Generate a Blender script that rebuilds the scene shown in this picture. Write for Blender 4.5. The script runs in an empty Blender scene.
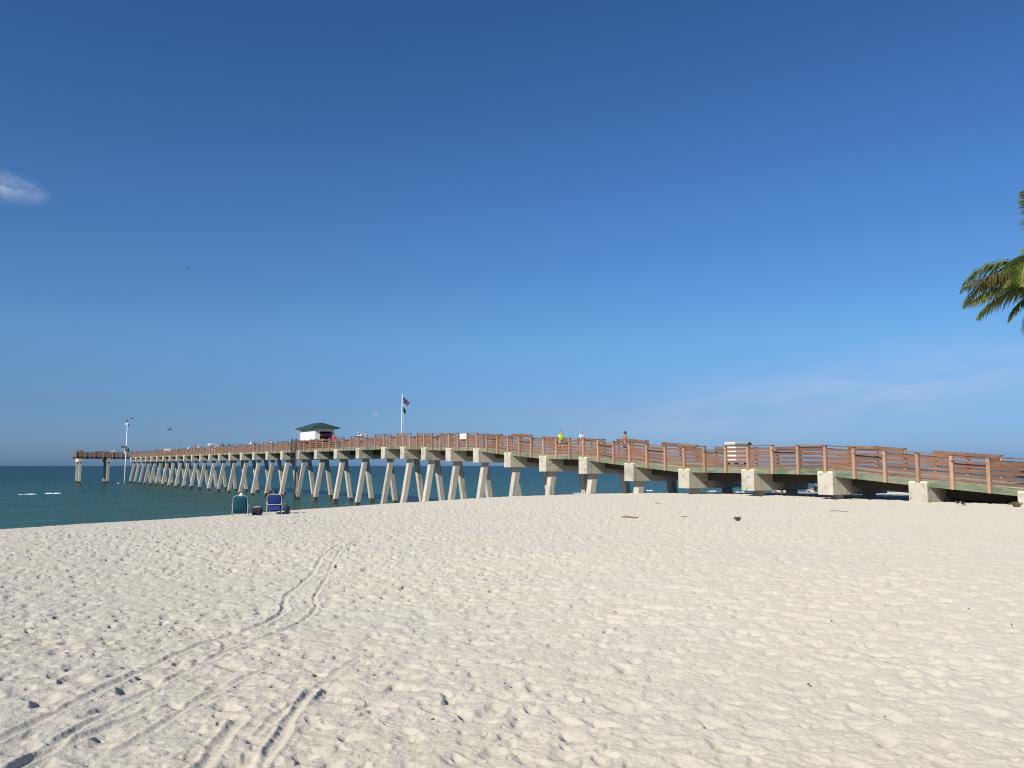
import bpy, bmesh, math, random
import numpy as np
from mathutils import Vector, Matrix
random.seed(7)
rng = np.random.default_rng(11)
sc = bpy.context.scene
col = sc.collection
R = math.radians
# ------------------------------------------------------------------ camera
EYE = 4.25                       # eye height above the water (water is z = 0)
FPX = 796.0
PITCH = math.atan((465.5 - 384) / FPX)
cam = bpy.data.cameras.new('camera'); cam_o = bpy.data.objects.new('camera', cam); col.objects.link(cam_o)
cam.sensor_width = 36; cam.lens = FPX / 1024 * 36
cam.clip_start = 0.05; cam.clip_end = 40000
cam_o.location = (0, 0, EYE); cam_o.rotation_euler = (R(90) + PITCH, 0, 0)
sc.camera = cam_o
# ------------------------------------------------------------------ light
EL = R(31)
SUN = Vector((-0.60 * math.cos(EL), -0.80 * math.cos(EL), math.sin(EL))).normalized()
sd = bpy.data.lights.new('sun', 'SUN'); so = bpy.data.objects.new('sun', sd); col.objects.link(so)
sd.energy = 5.0; sd.angle = R(0.53); sd.color = (1.0, 0.93, 0.81)
so.rotation_euler = SUN.to_track_quat('Z', 'Y').to_euler()
sc.view_settings.view_transform = 'Standard'; sc.view_settings.look = 'None'
sc.cycles.use_denoising = False; sc.cycles.filter_width = 1.15
sc.view_settings.exposure = 0.25; sc.view_settings.gamma = 1
w = bpy.data.worlds.new('World'); sc.world = w; w.use_nodes = True
nt = w.node_tree; nt.nodes.clear()
def N(nt, t, **k):
    n = nt.nodes.new(t)
    for a, b in k.items():
        if a == 'ins':
            for i, v in b.items(): n.inputs[i].default_value = v
        else: setattr(n, a, b)
    return n
def L(nt, a, b): nt.links.new(a, b)
def math_(nt, op, a, b=None, c=None, clamp=False):
    n = nt.nodes.new('ShaderNodeMath'); n.operation = op; n.use_clamp = clamp
    for i, v in enumerate((a, b, c)):
        if v is None: continue
        if isinstance(v, (int, float)): n.inputs[i].default_value = v
        else: nt.links.new(v, n.inputs[i])
    return n.outputs[0]
def px_dir(px, py):
    d = Vector(((px - 512) / FPX, 1.0, (384 - py) / FPX))
    d.rotate(Matrix.Rotation(PITCH, 3, 'X')); return d.normalized()
sky = N(nt, 'ShaderNodeTexSky', sky_type='NISHITA', sun_disc=False)
sky.sun_elevation = EL
sky.sun_rotation = math.atan2(SUN.x, SUN.y)
sky.altitude = 0; sky.air_density = 1.0; sky.dust_density = 0.55; sky.ozone_density = 2.4
hsv = N(nt, 'ShaderNodeHueSaturation', ins={'Saturation': 1.12, 'Value': 1.0}); L(nt, sky.outputs[0], hsv.inputs['Color'])
tc = N(nt, 'ShaderNodeTexCoord')
def cloud(prev, px, py, aw, ah, tilt, strength, nscale, stretch, colr):
    """a wisp of thin cloud in direction (px,py): an elliptical region of the sky broken up by noise"""
    d = px_dir(px, py)
    az = math.atan2(d.x, d.y); el = math.asin(d.z)
    m = N(nt, 'ShaderNodeMapping', vector_type='POINT'); m.inputs['Rotation'].default_value = (0, 0, az)
    L(nt, tc.outputs['Generated'], m.inputs['Vector'])
    sp = N(nt, 'ShaderNodeSeparateXYZ'); L(nt, m.outputs[0], sp.inputs[0])
    ry = math_(nt, 'DIVIDE', sp.outputs['X'], sp.outputs['Y'])
    rz = math_(nt, 'SUBTRACT', math_(nt, 'DIVIDE', sp.outputs['Z'], sp.outputs['Y']), math.tan(el))
    rz = math_(nt, 'SUBTRACT', rz, math_(nt, 'MULTIPLY', ry, tilt))
    cmb = N(nt, 'ShaderNodeCombineXYZ')
    L(nt, math_(nt, 'MULTIPLY', ry, 1.0), cmb.inputs[0]); L(nt, math_(nt, 'MULTIPLY', rz, stretch), cmb.inputs[1])
    nz = N(nt, 'ShaderNodeTexNoise', ins={'Scale': nscale, 'Detail': 5, 'Roughness': 0.6}); L(nt, cmb.outputs[0], nz.inputs['Vector'])
    a = math_(nt, 'POWER', math_(nt, 'DIVIDE', ry, aw), 2.0)
    b = math_(nt, 'POWER', math_(nt, 'DIVIDE', rz, ah), 2.0)
    q = math_(nt, 'SUBTRACT', 1.0, math_(nt, 'SQRT', math_(nt, 'ADD', a, b)), clamp=True)
    q = math_(nt, 'MULTIPLY', q, math_(nt, 'MULTIPLY_ADD', nz.outputs[0], 2.6, -0.75, clamp=True), clamp=True)
    q = math_(nt, 'MULTIPLY', q, math_(nt, 'GREATER_THAN', sp.outputs['Y'], 0.05))
    q = math_(nt, 'MULTIPLY', q, strength, clamp=True)
    mx = N(nt, 'ShaderNodeMix', data_type='RGBA'); L(nt, q, mx.inputs[0]); L(nt, prev, mx.inputs[6]); mx.inputs[7].default_value = colr
    return mx.outputs[2]
sxyz = N(nt, 'ShaderNodeSeparateXYZ'); L(nt, tc.outputs['Generated'], sxyz.inputs[0])
tint = N(nt, 'ShaderNodeValToRGB'); L(nt, sxyz.outputs['Z'], tint.inputs[0]); e = tint.color_ramp       # colour response of the sky by elevation
e.elements[0].position = 0.0; e.elements[0].color = (.26, .46, 1.05, 1); e.elements[1].position = 0.6; e.elements[1].color = (.36, .56, .82, 1)
for ps, cc in ((.03, (.30, .48, .95)), (.066, (.32, .48, .82)), (.15, (.45, .66, .89)), (.31, (.44, .67, .93))):
    k_ = e.elements.new(ps); k_.color = (*cc, 1)
tm = N(nt, 'ShaderNodeMix', data_type='RGBA', blend_type='MULTIPLY'); tm.inputs[0].default_value = 1.0; L(nt, hsv.outputs[0], tm.inputs[6]); L(nt, tint.outputs[0], tm.inputs[7])
c = tm.outputs[2]
CL = (5.0, 5.6, 6.8, 1)
c = cloud(c, 2, 186, 0.050, 0.020, -0.08, 0.62, 42, 2.2, CL)
c = cloud(c, 900, 385, 0.46, 0.060, 0.10, 0.42, 9, 4.0, CL)
c = cloud(c, 640, 420, 0.40, 0.06, 0.02, 0.13, 7, 4.0, CL)
bg = N(nt, 'ShaderNodeBackground'); bg.inputs['Strength'].default_value = 0.098
L(nt, c, bg.inputs[0]); wo = N(nt, 'ShaderNodeOutputWorld'); L(nt, bg.outputs[0], wo.inputs[0])

# ------------------------------------------------------------------ helpers
def at(px, py, Y):
    """world point seen at pixel (px,py) at distance Y in front of the camera"""
    d = px_dir(px, py); return Vector((d.x, d.y, d.z)) * (Y / d.y) + Vector((0, 0, EYE))
def tag(o, label=None, cat=None, group=None, kind=None):
    for k, v in (('label', label), ('category', cat), ('group', group), ('kind', kind)):
        if v: o[k] = v
    return o
def empty(name, loc, rz=0):
    o = bpy.data.objects.new(name, None); col.objects.link(o); o.location = loc; o.rotation_euler = (0, 0, rz)
    o.empty_display_size = 0.2; return o
def copy_tree(o, parent=None):
    c = o.copy(); col.objects.link(c)
    if parent: c.parent = parent
    for ch in list(o.children): copy_tree(ch, c)
    return c
class MB:
    def __init__(s): s.v = []; s.f = []; s.m = []; s.mi = 0
    def add(s, vs, fs):
        b = len(s.v); s.v += [tuple(p) for p in vs]; s.f += [tuple(b + i for i in f) for f in fs]; s.m += [s.mi] * len(fs)
        return s
    def box(s, cx, cy, cz, sx, sy, sz, M=None):
        vs = [Vector((cx + x * sx / 2, cy + y * sy / 2, cz + z * sz / 2)) for z in (-1, 1) for y in (-1, 1) for x in (-1, 1)]
        if M is not None: vs = [M @ p for p in vs]
        return s.add(vs, [(0, 2, 3, 1), (4, 5, 7, 6), (0, 1, 5, 4), (2, 6, 7, 3), (0, 4, 6, 2), (1, 3, 7, 5)])
    def hexa(s, b, t):      # four bottom points, four top points
        return s.add(list(b) + list(t), [(3, 2, 1, 0), (4, 5, 6, 7), (0, 1, 5, 4), (1, 2, 6, 5), (2, 3, 7, 6), (3, 0, 4, 7)])
    def tube(s, pts, rad, n=8, caps=True):
        pts = [Vector(p) for p in pts]
        if not hasattr(rad, '__len__'): rad = [rad] * len(pts)
        base = len(s.v); up = Vector((0.13, 0.21, 1)).normalized()
        for i, p in enumerate(pts):
            t = (pts[min(i + 1, len(pts) - 1)] - pts[max(i - 1, 0)]).normalized()
            a = t.cross(up)
            if a.length < 1e-3: a = t.cross(Vector((1, 0, 0)))
            a.normalize(); b = t.cross(a)
            for k in range(n):
                an = 2 * math.pi * k / n
                s.v.append(tuple(p + (a * math.cos(an) + b * math.sin(an)) * rad[i]))
        for i in range(len(pts) - 1):
            for k in range(n):
                s.f.append((base + i * n + k, base + i * n + (k + 1) % n, base + (i + 1) * n + (k + 1) % n, base + (i + 1) * n + k)); s.m.append(s.mi)
        if caps:
            s.f.append(tuple(base + k for k in range(n))[::-1]); s.m.append(s.mi)
            s.f.append(tuple(base + (len(pts) - 1) * n + k for k in range(n))); s.m.append(s.mi)
        return s
    def ball(s, c, r, nu=12, nv=8, M=None, noise=0.0):
        c = Vector(c); r = Vector(r) if hasattr(r, '__len__') else Vector((r, r, r))
        vs = []; fs = []
        for j in range(nv + 1):
            th = math.pi * j / nv
            for i in range(nu):
                ph = 2 * math.pi * i / nu; k = 1 + random.uniform(-noise, noise)
                p = Vector((math.sin(th) * math.cos(ph) * r.x, math.sin(th) * math.sin(ph) * r.y, math.cos(th) * r.z)) * k
                if M is not None: p = M @ p
                vs.append(c + p)
        for j in range(nv):
            for i in range(nu): fs.append((j * nu + i, (j + 1) * nu + i, (j + 1) * nu + (i + 1) % nu, j * nu + (i + 1) % nu))
        return s.add(vs, fs)
    def build(s, name, mats, parent=None, smooth=False, bevel=0, loc=None):
        me = bpy.data.meshes.new(name); me.from_pydata(s.v, [], s.f)
        if not isinstance(mats, (list, tuple)): mats = [mats]
        for m in mats: me.materials.append(m)
        me.polygons.foreach_set('material_index', s.m)
        me.validate()
        bm = bmesh.new(); bm.from_mesh(me)
        bmesh.ops.remove_doubles(bm, verts=bm.verts, dist=1e-5); bmesh.ops.recalc_face_normals(bm, faces=bm.faces)
        bm.to_mesh(me); bm.free()
        if smooth: me.polygons.foreach_set('use_smooth', [True] * len(me.polygons))
        o = bpy.data.objects.new(name, me); col.objects.link(o)
        if parent: o.parent = parent
        if loc is not None: o.location = loc
        if bevel:
            b = o.modifiers.new('bevel', 'BEVEL'); b.width = bevel; b.segments = 2; b.limit_method = 'ANGLE'
        return o

# ------------------------------------------------------------------ materials
def mat(name, base, rough=0.8, var=0.0, vscale=3.0, col2=None, c2scale=4.0, c2lo=0.45, c2hi=0.65, stretch=(1, 1, 1),
        bump=0.0, bscale=40.0, spec=0.3, coord='Object', rnd=0.0, metal=0.0, trans=0.0, col3=None, c3scale=20.0, c3lo=0.6, c3hi=0.7):
    m = bpy.data.materials.new(name); m.use_nodes = True; t = m.node_tree
    p = t.nodes['Principled BSDF']
    p.inputs['Roughness'].default_value = rough; p.inputs['Specular IOR Level'].default_value = spec; p.inputs['Metallic'].default_value = metal
    c = N(t, 'ShaderNodeTexCoord'); mp = N(t, 'ShaderNodeMapping'); mp.inputs['Scale'].default_value = stretch
    L(t, c.outputs[coord], mp.inputs[0])
    oi = N(t, 'ShaderNodeObjectInfo')
    va = N(t, 'ShaderNodeVectorMath', operation='ADD'); L(t, mp.outputs[0], va.inputs[0])
    cb = N(t, 'ShaderNodeCombineXYZ')
    rr = math_(t, 'MULTIPLY', oi.outputs['Random'], 37.0 if rnd else 0.0)
    L(t, rr, cb.inputs[0]); L(t, rr, cb.inputs[1]); L(t, cb.outputs[0], va.inputs[1])
    out = N(t, 'ShaderNodeRGB'); out.outputs[0].default_value = (*base, 1); o = out.outputs[0]
    def mixc(o, c2, sc_, lo, hi):
        n = N(t, 'ShaderNodeTexNoise', ins={'Scale': sc_, 'Detail': 5, 'Roughness': 0.6}); L(t, va.outputs[0], n.inputs['Vector'])
        mr = N(t, 'ShaderNodeMapRange', ins={'From Min': lo, 'From Max': hi}); L(t, n.outputs[0], mr.inputs['Value'])
        mx = N(t, 'ShaderNodeMix', data_type='RGBA'); L(t, mr.outputs[0], mx.inputs[0]); L(t, o, mx.inputs[6]); mx.inputs[7].default_value = (*c2, 1)
        return mx.outputs[2]
    if col2: o = mixc(o, col2, c2scale, c2lo, c2hi)
    if col3: o = mixc(o, col3, c3scale, c3lo, c3hi)
    val = None
    if var:
        n = N(t, 'ShaderNodeTexNoise', ins={'Scale': vscale, 'Detail': 6, 'Roughness': 0.65}); L(t, va.outputs[0], n.inputs['Vector'])
        val = math_(t, 'MULTIPLY_ADD', n.outputs[0], 2 * var, 1 - var)
    if rnd:
        r2 = math_(t, 'MULTIPLY_ADD', oi.outputs['Random'], 2 * rnd, 1 - rnd)
        val = math_(t, 'MULTIPLY', val, r2) if val is not None else r2
    if val is not None:
        h = N(t, 'ShaderNodeHueSaturation'); L(t, o, h.inputs['Color']); L(t, val, h.inputs['Value']); o = h.outputs[0]
    L(t, o, p.inputs['Base Color'])
    if bump:
        n = N(t, 'ShaderNodeTexNoise', ins={'Scale': bscale, 'Detail': 4}); L(t, va.outputs[0], n.inputs['Vector'])
        b = N(t, 'ShaderNodeBump', ins={'Strength': bump, 'Distance': 0.01}); L(t, n.outputs[0], b.inputs['Height']); L(t, b.outputs[0], p.inputs['Normal'])
    if trans:
        tr = N(t, 'ShaderNodeBsdfTranslucent'); L(t, o, tr.inputs[0]); ms = N(t, 'ShaderNodeMixShader'); ms.inputs[0].default_value = trans
        L(t, p.outputs[0], ms.inputs[1]); L(t, tr.outputs[0], ms.inputs[2]); L(t, ms.outputs[0], t.nodes['Material Output'].inputs[0])
    return m
M_conc = mat('concrete', (0.455, 0.425, 0.355), 0.9, var=0.22, vscale=2.2, col2=(0.28, 0.255, 0.20), c2scale=1.3, c2lo=0.5, c2hi=0.75, bump=0.5, bscale=30, rnd=0.08,
             col3=(0.17, 0.155, 0.125), c3scale=3.5, c3lo=0.56, c3hi=0.74)
M_pile = mat('pile_concrete', (0.43, 0.405, 0.35), 0.9, var=0.3, vscale=2.5, col2=(0.33, 0.30, 0.24), c2scale=1.6, c2lo=0.5, c2hi=0.8, stretch=(2, 2, 0.3), bump=0.5, rnd=0.14, col3=(0.20, 0.165, 0.12), c3scale=2.6, c3lo=0.55, c3hi=0.72)
M_yel = mat('cream_capping', (0.66, 0.63, 0.40), 0.8, var=0.2, vscale=5)
M_growth = mat('barnacles', (0.045, 0.045, 0.032), 0.95, var=0.5, vscale=14, bump=1.0, bscale=60, col2=(0.13, 0.12, 0.09), c2scale=9)
M_wood = mat('red_timber', (0.19, 0.088, 0.055), 0.8, var=0.55, vscale=2.4, stretch=(0.5, 0.5, 2.6), col2=(0.15, 0.11, 0.088), c2scale=1.6, c2lo=0.42, c2hi=0.62, bump=0.4, bscale=60, rnd=0.25)
M_post = mat('post_timber', (0.35, 0.205, 0.13), 0.8, var=0.3, vscale=6, stretch=(3, 3, 0.5), col2=(0.36, 0.23, 0.16), c2scale=2.2, c2lo=0.42, c2hi=0.62, bump=0.4, bscale=60, rnd=0.18)
M_deck = mat('deck_boards', (0.36, 0.30, 0.22), 0.85, var=0.3, vscale=5)
M_green = mat('green_timber', (0.19, 0.205, 0.14), 0.85, var=0.35, vscale=4, stretch=(0.6, 0.6, 2.5), col2=(0.095, 0.135, 0.085), c2scale=0.8, c2lo=0.42, c2hi=0.62,
              col3=(0.27, 0.26, 0.19), c3scale=1.7, c3lo=0.55, c3hi=0.72, bump=0.5)
M_dark = mat('dark_timber', (0.055, 0.045, 0.035), 0.9, var=0.4, vscale=6, bump=0.6)
M_string = mat('stringer_timber', (0.075, 0.06, 0.042), 0.9, var=0.3, vscale=5)
M_white = mat('white_paint', (0.80, 0.79, 0.76), 0.55, var=0.04, vscale=3, bump=0.1)
M_trim = mat('grey_trim', (0.42, 0.42, 0.40), 0.6, var=0.1)
M_roof = mat('green_metal_roof', (0.030, 0.055, 0.048), 0.45, var=0.2, vscale=4, spec=0.5)
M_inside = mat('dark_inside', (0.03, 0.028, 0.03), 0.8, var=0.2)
M_metal = mat('galvanised_steel', (0.55, 0.56, 0.57), 0.4, var=0.08, metal=0.3)
M_polew = mat('white_pole', (0.75, 0.76, 0.76), 0.4, var=0.05)
def flat(name, c, rough=0.8, var=0.12): return mat(name, c, rough, var=var, vscale=8, bump=0.15, bscale=80)

# ------------------------------------------------------------------ terrain
U = Vector((-math.sin(R(35)), math.cos(R(35)))); V = Vector((math.cos(R(35)), math.sin(R(35))))
prof_u = [-60, 0, 20, 29, 38, 42.6, 47, 51.7, 56, 61, 66, 70, 80, 140, 400]
prof_g = [-1.35, -1.60, -1.62, -1.66, -1.76, -1.93, -2.16, -2.44, -2.70, -3.05, -3.65, -4.25, -5.4, -8, -14]
uu = np.linspace(-60, 400, 4601); gg = np.interp(uu, prof_u, prof_g)
ker = np.hanning(61); ker /= ker.sum(); gg = np.convolve(np.pad(gg, 30, 'edge'), ker, 'valid')
T1 = rng.random((256, 256))
def vnoise(x, y, sc_, tab=T1):
    x = x / sc_; y = y / sc_; xi = np.floor(x).astype(int); yi = np.floor(y).astype(int); fx = x - xi; fy = y - yi
    fx = fx * fx * (3 - 2 * fx); fy = fy * fy * (3 - 2 * fy)
    a = tab[xi & 255, yi & 255]; b = tab[(xi + 1) & 255, yi & 255]; c_ = tab[xi & 255, (yi + 1) & 255]; d = tab[(xi + 1) & 255, (yi + 1) & 255]
    return (a * (1 - fx) + b * fx) * (1 - fy) + (c_ * (1 - fx) + d * fx) * fy - 0.5
def ground(x, y):
    x = np.asarray(x, float); y = np.asarray(y, float)
    u = x * U.x + y * U.y; v = x * V.x + y * V.y
    up = u + np.where(v < 35.6, 0.47 * (35.6 - np.clip(v, -60, 35.6)), 0.0) + np.where(v > 37, 0.62 * (v - 37), 0)
    g = np.interp(up, uu, gg) + EYE
    g += 0.10 * vnoise(x + 31, y + 7, 9.0) + 0.05 * vnoise(x, y, 3.1)
    return g
def gz(x, y): return float(ground(x, y))
def on_sand(px, py):
    """point of the sand seen at pixel (px,py)"""
    d = px_dir(px, py); o = Vector((0, 0, EYE)); t = 2.0
    while t < 200:
        p = o + d * t
        if p.z < gz(p.x, p.y): break
        t += 0.02 + t * 0.001
    return Vector((p.x, p.y, gz(p.x, p.y)))
tabs = [rng.random((256, 256)) for _ in range(8)]
def dimples(x, y, c, Lr, Wr, D, prob, rim=0.4, seed=0, sharp=2.0):
    h = np.zeros_like(x); x = x + seed * 17.3; y = y + seed * 9.1
    xi = np.floor(x / c).astype(int); yi = np.floor(y / c).astype(int)
    for dx in (-1, 0, 1):
        for dy in (-1, 0, 1):
            a = (xi + dx + seed * 31) & 255; b = (yi + dy + seed * 57) & 255
            ox = (xi + dx + tabs[0][a, b]) * c; oy = (yi + dy + tabs[1][a, b]) * c
            an = tabs[2][a, b] * 2 * np.pi; s = 0.6 + 0.8 * tabs[3][a, b]
            use = (tabs[4][a, b] < prob) * (0.45 + 0.9 * tabs[5][a, b])
            ex = x - ox; ey = y - oy
            p = (ex * np.cos(an) + ey * np.sin(an)) / (Lr * s); q = (-ex * np.sin(an) + ey * np.cos(an)) / (Wr * s)
            p = p + 0.35 * q * q * (tabs[6][a, b] - 0.5) * 2
            r = np.sqrt(p * p + q * q)
            h += D * use * (-np.exp(-r ** (2 * sharp)) + rim * np.exp(-((r - 1.25) / 0.35) ** 2))
    return h
tracks = [   # (pixel polyline, groove half width, depth)
    ([(352, 538), (345, 541), (333, 548), (322, 556), (312, 570), (300, 580), (286, 592), (284, 600), (285, 607), (276, 614), (265, 620), (232, 633), (200, 643), (170, 657), (140, 672), (100, 692), (60, 713), (20, 731), (-20, 752)], 0.055, 0.055),
    ([(367, 537), (352, 543), (340, 551), (332, 562), (327, 573), (320, 584), (314, 594), (317, 602), (313, 610), (300, 620), (285, 627), (260, 637), (235, 646), (185, 672), (150, 692), (110, 713), (82, 729), (55, 746), (10, 772)], 0.05, 0.05),
    ([(312, 692), (300, 706), (290, 722), (278, 742), (262, 768), (250, 790)], 0.05, 0.055),
    ([(240, 722), (228, 735), (215, 752), (203, 770), (192, 790)], 0.055, 0.05),
    ([(362, 655), (338, 672), (318, 690), (285, 712), (256, 738)], 0.04, 0.028),
    ([(150, 712), (95, 735), (40, 757), (0, 775)], 0.055, 0.045),
    ([(270, 668), (235, 684), (190, 708), (150, 735), (110, 760)], 0.045, 0.03),
    ([(470, 552), (440, 560), (425, 572)], 0.05, 0.03),
    ([(640, 545), (700, 528), (716, 515)], 0.06, 0.025),
]
tr_world = []
for pl, wd, dp in tracks:
    wd *= 0.85; pts = []
    for (a, b) in pl:
        d = px_dir(a, b); t = (EYE - 1.64 - EYE) / d.z
        pts.append((d.x * t, d.y * t))
    tr_world.append((np.array(pts), wd, dp))
def track_h(x, y):
    h = np.zeros_like(x); keep = np.ones_like(x)
    for pts, wd, dp in tr_world:
        dmin = np.full_like(x, 9.0)
        wob = 0.018 * vnoise(x, y, 0.22) * 2
        for i in range(len(pts) - 1):
            a = pts[i]; b = pts[i + 1]; lo = np.minimum(a, b) - 0.6; hi = np.maximum(a, b) + 0.6
            m = (x > lo[0]) & (x < hi[0]) & (y > lo[1]) & (y < hi[1])
            if not m.any(): continue
            ab = b - a; t = np.clip(((x[m] - a[0]) * ab[0] + (y[m] - a[1]) * ab[1]) / (ab @ ab), 0, 1)
            d = np.hypot(x[m] - a[0] - t * ab[0], y[m] - a[1] - t * ab[1])
            dmin[m] = np.minimum(dmin[m], d)
        r = (dmin + wob) / wd
        near = dmin < 0.6; r = r / 0.8
        k = (0.85 + 0.35 * vnoise(x, y, 0.7))
        h += np.where(near, 0.38 * dp * k * (-np.exp(-np.abs(r) ** 2.2) + 0.35 * np.exp(-((r - 1.55) / 0.5) ** 2)), 0)
        keep *= np.where(near, 1 - 0.8 * np.exp(-np.abs(r / 1.5) ** 3), 1)
    return h, keep
def relief(x, y):
    r = np.hypot(x, y)
    calm = np.clip((x - 0.3 - 0.10 * y) / (1.2 + 0.17 * y), 0, 1); calm = calm * calm * (3 - 2 * calm)
    amp = 0.90 - 0.02 * calm
    amp = amp * (0.95 + 0.6 * vnoise(x + 5, y, 1.7)) * (1 + 0.45 * np.clip((r - 5) / 14, 0, 1))
    wx = x + 0.05 * vnoise(x, y, 0.16) + 0.025 * vnoise(x, y, 0.06); wy = y + 0.05 * vnoise(x + 50, y, 0.16) + 0.025 * vnoise(x + 20, y, 0.06)
    h = dimples(wx, wy, 0.31, 0.115, 0.062, 0.026, 0.85, seed=1, sharp=1.2, rim=0.15)
    h += dimples(wx, wy, 0.19, 0.066, 0.040, 0.0175, 0.95, seed=2, sharp=1.15, rim=0.15)
    h += dimples(wx, wy, 0.105, 0.034, 0.022, 0.0075, 0.95, seed=3, sharp=1.0, rim=0.15)
    h += 0.014 * vnoise(wx, wy, 0.45) + 0.015 * vnoise(wx + 3, wy, 0.20) + 0.009 * vnoise(wx, wy + 9, 0.10) + 0.004 * vnoise(wx, wy + 2, 0.05)
    h = h * amp
    th, keep = track_h(x, y)
    h = h * keep + th
    h += 0.0050 * vnoise(x, y, 0.033) + 0.0028 * vnoise(x, y, 0.016)
    h *= 1 - 0.35 * np.clip((r - 30) / 60, 0, 1)
    return h
az = np.concatenate([np.linspace(-180, -41, 50)[:-1], np.linspace(-41, 41, 1500), np.linspace(41, 180, 50)[1:-1]])
rad = [0.4, 0.8, 1.3, 1.9, 2.5, 2.9]
r_ = 3.1
while r_ < 62:
    rad.append(r_); r_ += max(0.008, r_ * r_ / (1.62 * 800) * 0.5)
while r_ < 420: rad.append(r_); r_ *= 1.09
rad = np.array(rad); A, RR = np.meshgrid(np.radians(az), rad)
X = RR * np.sin(A); Y = RR * np.cos(A)
REL = relief(X, Y); Z = ground(X, Y) + REL
sh = math.hypot(SUN.x, SUN.y); lim = np.clip(RR / 4, 0, 1) * np.clip((80 - RR) / 20, 0, 1)      # relief shape skewed away from the sun to sharpen its shaded slopes
X = X - SUN.x / sh * 0.30 * REL * lim; Y = Y - SUN.y / sh * 0.30 * REL * lim
def grid_mesh(name, X, Y, Z, m):
    nr, na = X.shape
    vs = np.stack([X, Y, Z], -1).reshape(-1, 3); c0 = ground(0, 0) if name == 'sand_beach' else 0
    vs = np.vstack([vs, [[0, 0, float(c0)]]]); n = len(vs)
    i = np.arange(nr - 1)[:, None] * na; j = np.arange(na)[None, :]; j2 = (j + 1) % na
    q = np.stack([i + j, i + na + j, i + na + j2, i + j2], -1).reshape(-1, 4)[:, ::-1]
    tri = np.stack([np.full(na, n - 1), np.arange(na), (np.arange(na) + 1) % na], -1)[:, ::-1]
    me = bpy.data.meshes.new(name); me.vertices.add(n); me.vertices.foreach_set('co', vs.ravel())
    idx = np.concatenate([q.ravel(), tri.ravel()]); me.loops.add(len(idx)); me.loops.foreach_set('vertex_index', idx.astype(np.int32))
    tot = np.concatenate([np.full(len(q), 4), np.full(len(tri), 3)]); st = np.concatenate([[0], np.cumsum(tot)[:-1]])
    me.polygons.add(len(tot)); me.polygons.foreach_set('loop_start', st.astype(np.int32)); me.polygons.foreach_set('loop_total', tot.astype(np.int32))
    me.polygons.foreach_set('use_smooth', np.ones(len(tot), bool)); me.update(calc_edges=True); me.validate()
    me.materials.append(m); o = bpy.data.objects.new(name, me); col.objects.link(o); return o
# sand material
ms = bpy.data.materials.new('sand'); ms.use_nodes = True; t = ms.node_tree; p = t.nodes['Principled BSDF']
p.inputs['Roughness'].default_value = 0.95; p.inputs['Specular IOR Level'].default_value = 0.1; p.inputs['Diffuse Roughness'].default_value = 0.4
tcs = N(t, 'ShaderNodeTexCoord')
def nz(scale, det=4, rough=0.6):
    n = N(t, 'ShaderNodeTexNoise', ins={'Scale': scale, 'Detail': det, 'Roughness': rough}); L(t, tcs.outputs['Object'], n.inputs['Vector']); return n.outputs[0]
def ramp(v, lo, hi, a, b, prev=None, fac=None):
    mr = N(t, 'ShaderNodeMapRange', ins={'From Min': lo, 'From Max': hi}); L(t, v, mr.inputs['Value'])
    mx = N(t, 'ShaderNodeMix', data_type='RGBA'); L(t, mr.outputs[0], mx.inputs[0])
    if prev is not None: L(t, prev, mx.inputs[6])
    else: mx.inputs[6].default_value = (*a, 1)
    mx.inputs[7].default_value = (*b, 1); return mx.outputs[2]
cs = ramp(nz(0.35, 3), 0.35, 0.65, (0.518, 0.488, 0.422), (0.537, 0.498, 0.412))
cs = ramp(nz(55, 3), 0.60, 0.80, None, (0.38, 0.35, 0.30), prev=cs)
cs = ramp(nz(260, 2, 0.8), 0.64, 0.76, None, (0.26, 0.24, 0.21), prev=cs)
cs = ramp(nz(420, 2, 0.8), 0.68, 0.74, None, (0.72, 0.70, 0.66), prev=cs)
L(t, cs, p.inputs['Base Color'])
b1 = N(t, 'ShaderNodeBump', ins={'Strength': 0.8, 'Distance': 0.012}); L(t, nz(45, 6, 0.75), b1.inputs['Height']); L(t, b1.outputs[0], p.inputs['Normal'])
sand = grid_mesh('sand_beach', X, Y, Z, ms); tag(sand, 'pale trampled beach sand with wheel tracks', None, None, 'structure')
sand['category'] = 'beach'
# sea
mw = bpy.data.materials.new('sea_water'); mw.use_nodes = True; t = mw.node_tree; p = t.nodes['Principled BSDF']
g = N(t, 'ShaderNodeNewGeometry'); dp = N(t, 'ShaderNodeVectorMath', operation='DOT_PRODUCT'); L(t, g.outputs['Position'], dp.inputs[0]); dp.inputs[1].default_value = (U.x, U.y, 0)
nse = N(t, 'ShaderNodeTexNoise', ins={'Scale': 0.02, 'Detail': 4, 'Roughness': 0.55})
mpw = N(t, 'ShaderNodeMapping'); mpw.inputs['Rotation'].default_value = (0, 0, R(-35)); L(t, g.outputs['Position'], mpw.inputs[0])
mps = N(t, 'ShaderNodeMapping'); mps.inputs['Scale'].default_value = (0.35, 1.6, 1); L(t, mpw.outputs[0], mps.inputs[0]); L(t, mps.outputs[0], nse.inputs['Vector'])
dist = math_(t, 'ADD', dp.outputs['Value'], math_(t, 'MULTIPLY_ADD', nse.outputs[0], 170.0, -85.0))
ln = math_(t, 'LOGARITHM', math_(t, 'MAXIMUM', dist, 20.0), 10.0)
cr = N(t, 'ShaderNodeValToRGB'); e = cr.color_ramp
mr = N(t, 'ShaderNodeMapRange', ins={'From Min': 1.6, 'From Max': 3.4}); L(t, ln, mr.inputs['Value']); L(t, mr.outputs[0], cr.inputs[0])
e.elements[0].position = 0.0; e.elements[0].color = (0.040, 0.105, 0.078, 1)
e.elements[1].position = 1.0; e.elements[1].color = (0.001, 0.020, 0.016, 1)
k = e.elements.new(0.30); k.color = (0.017, 0.072, 0.056, 1)
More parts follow.
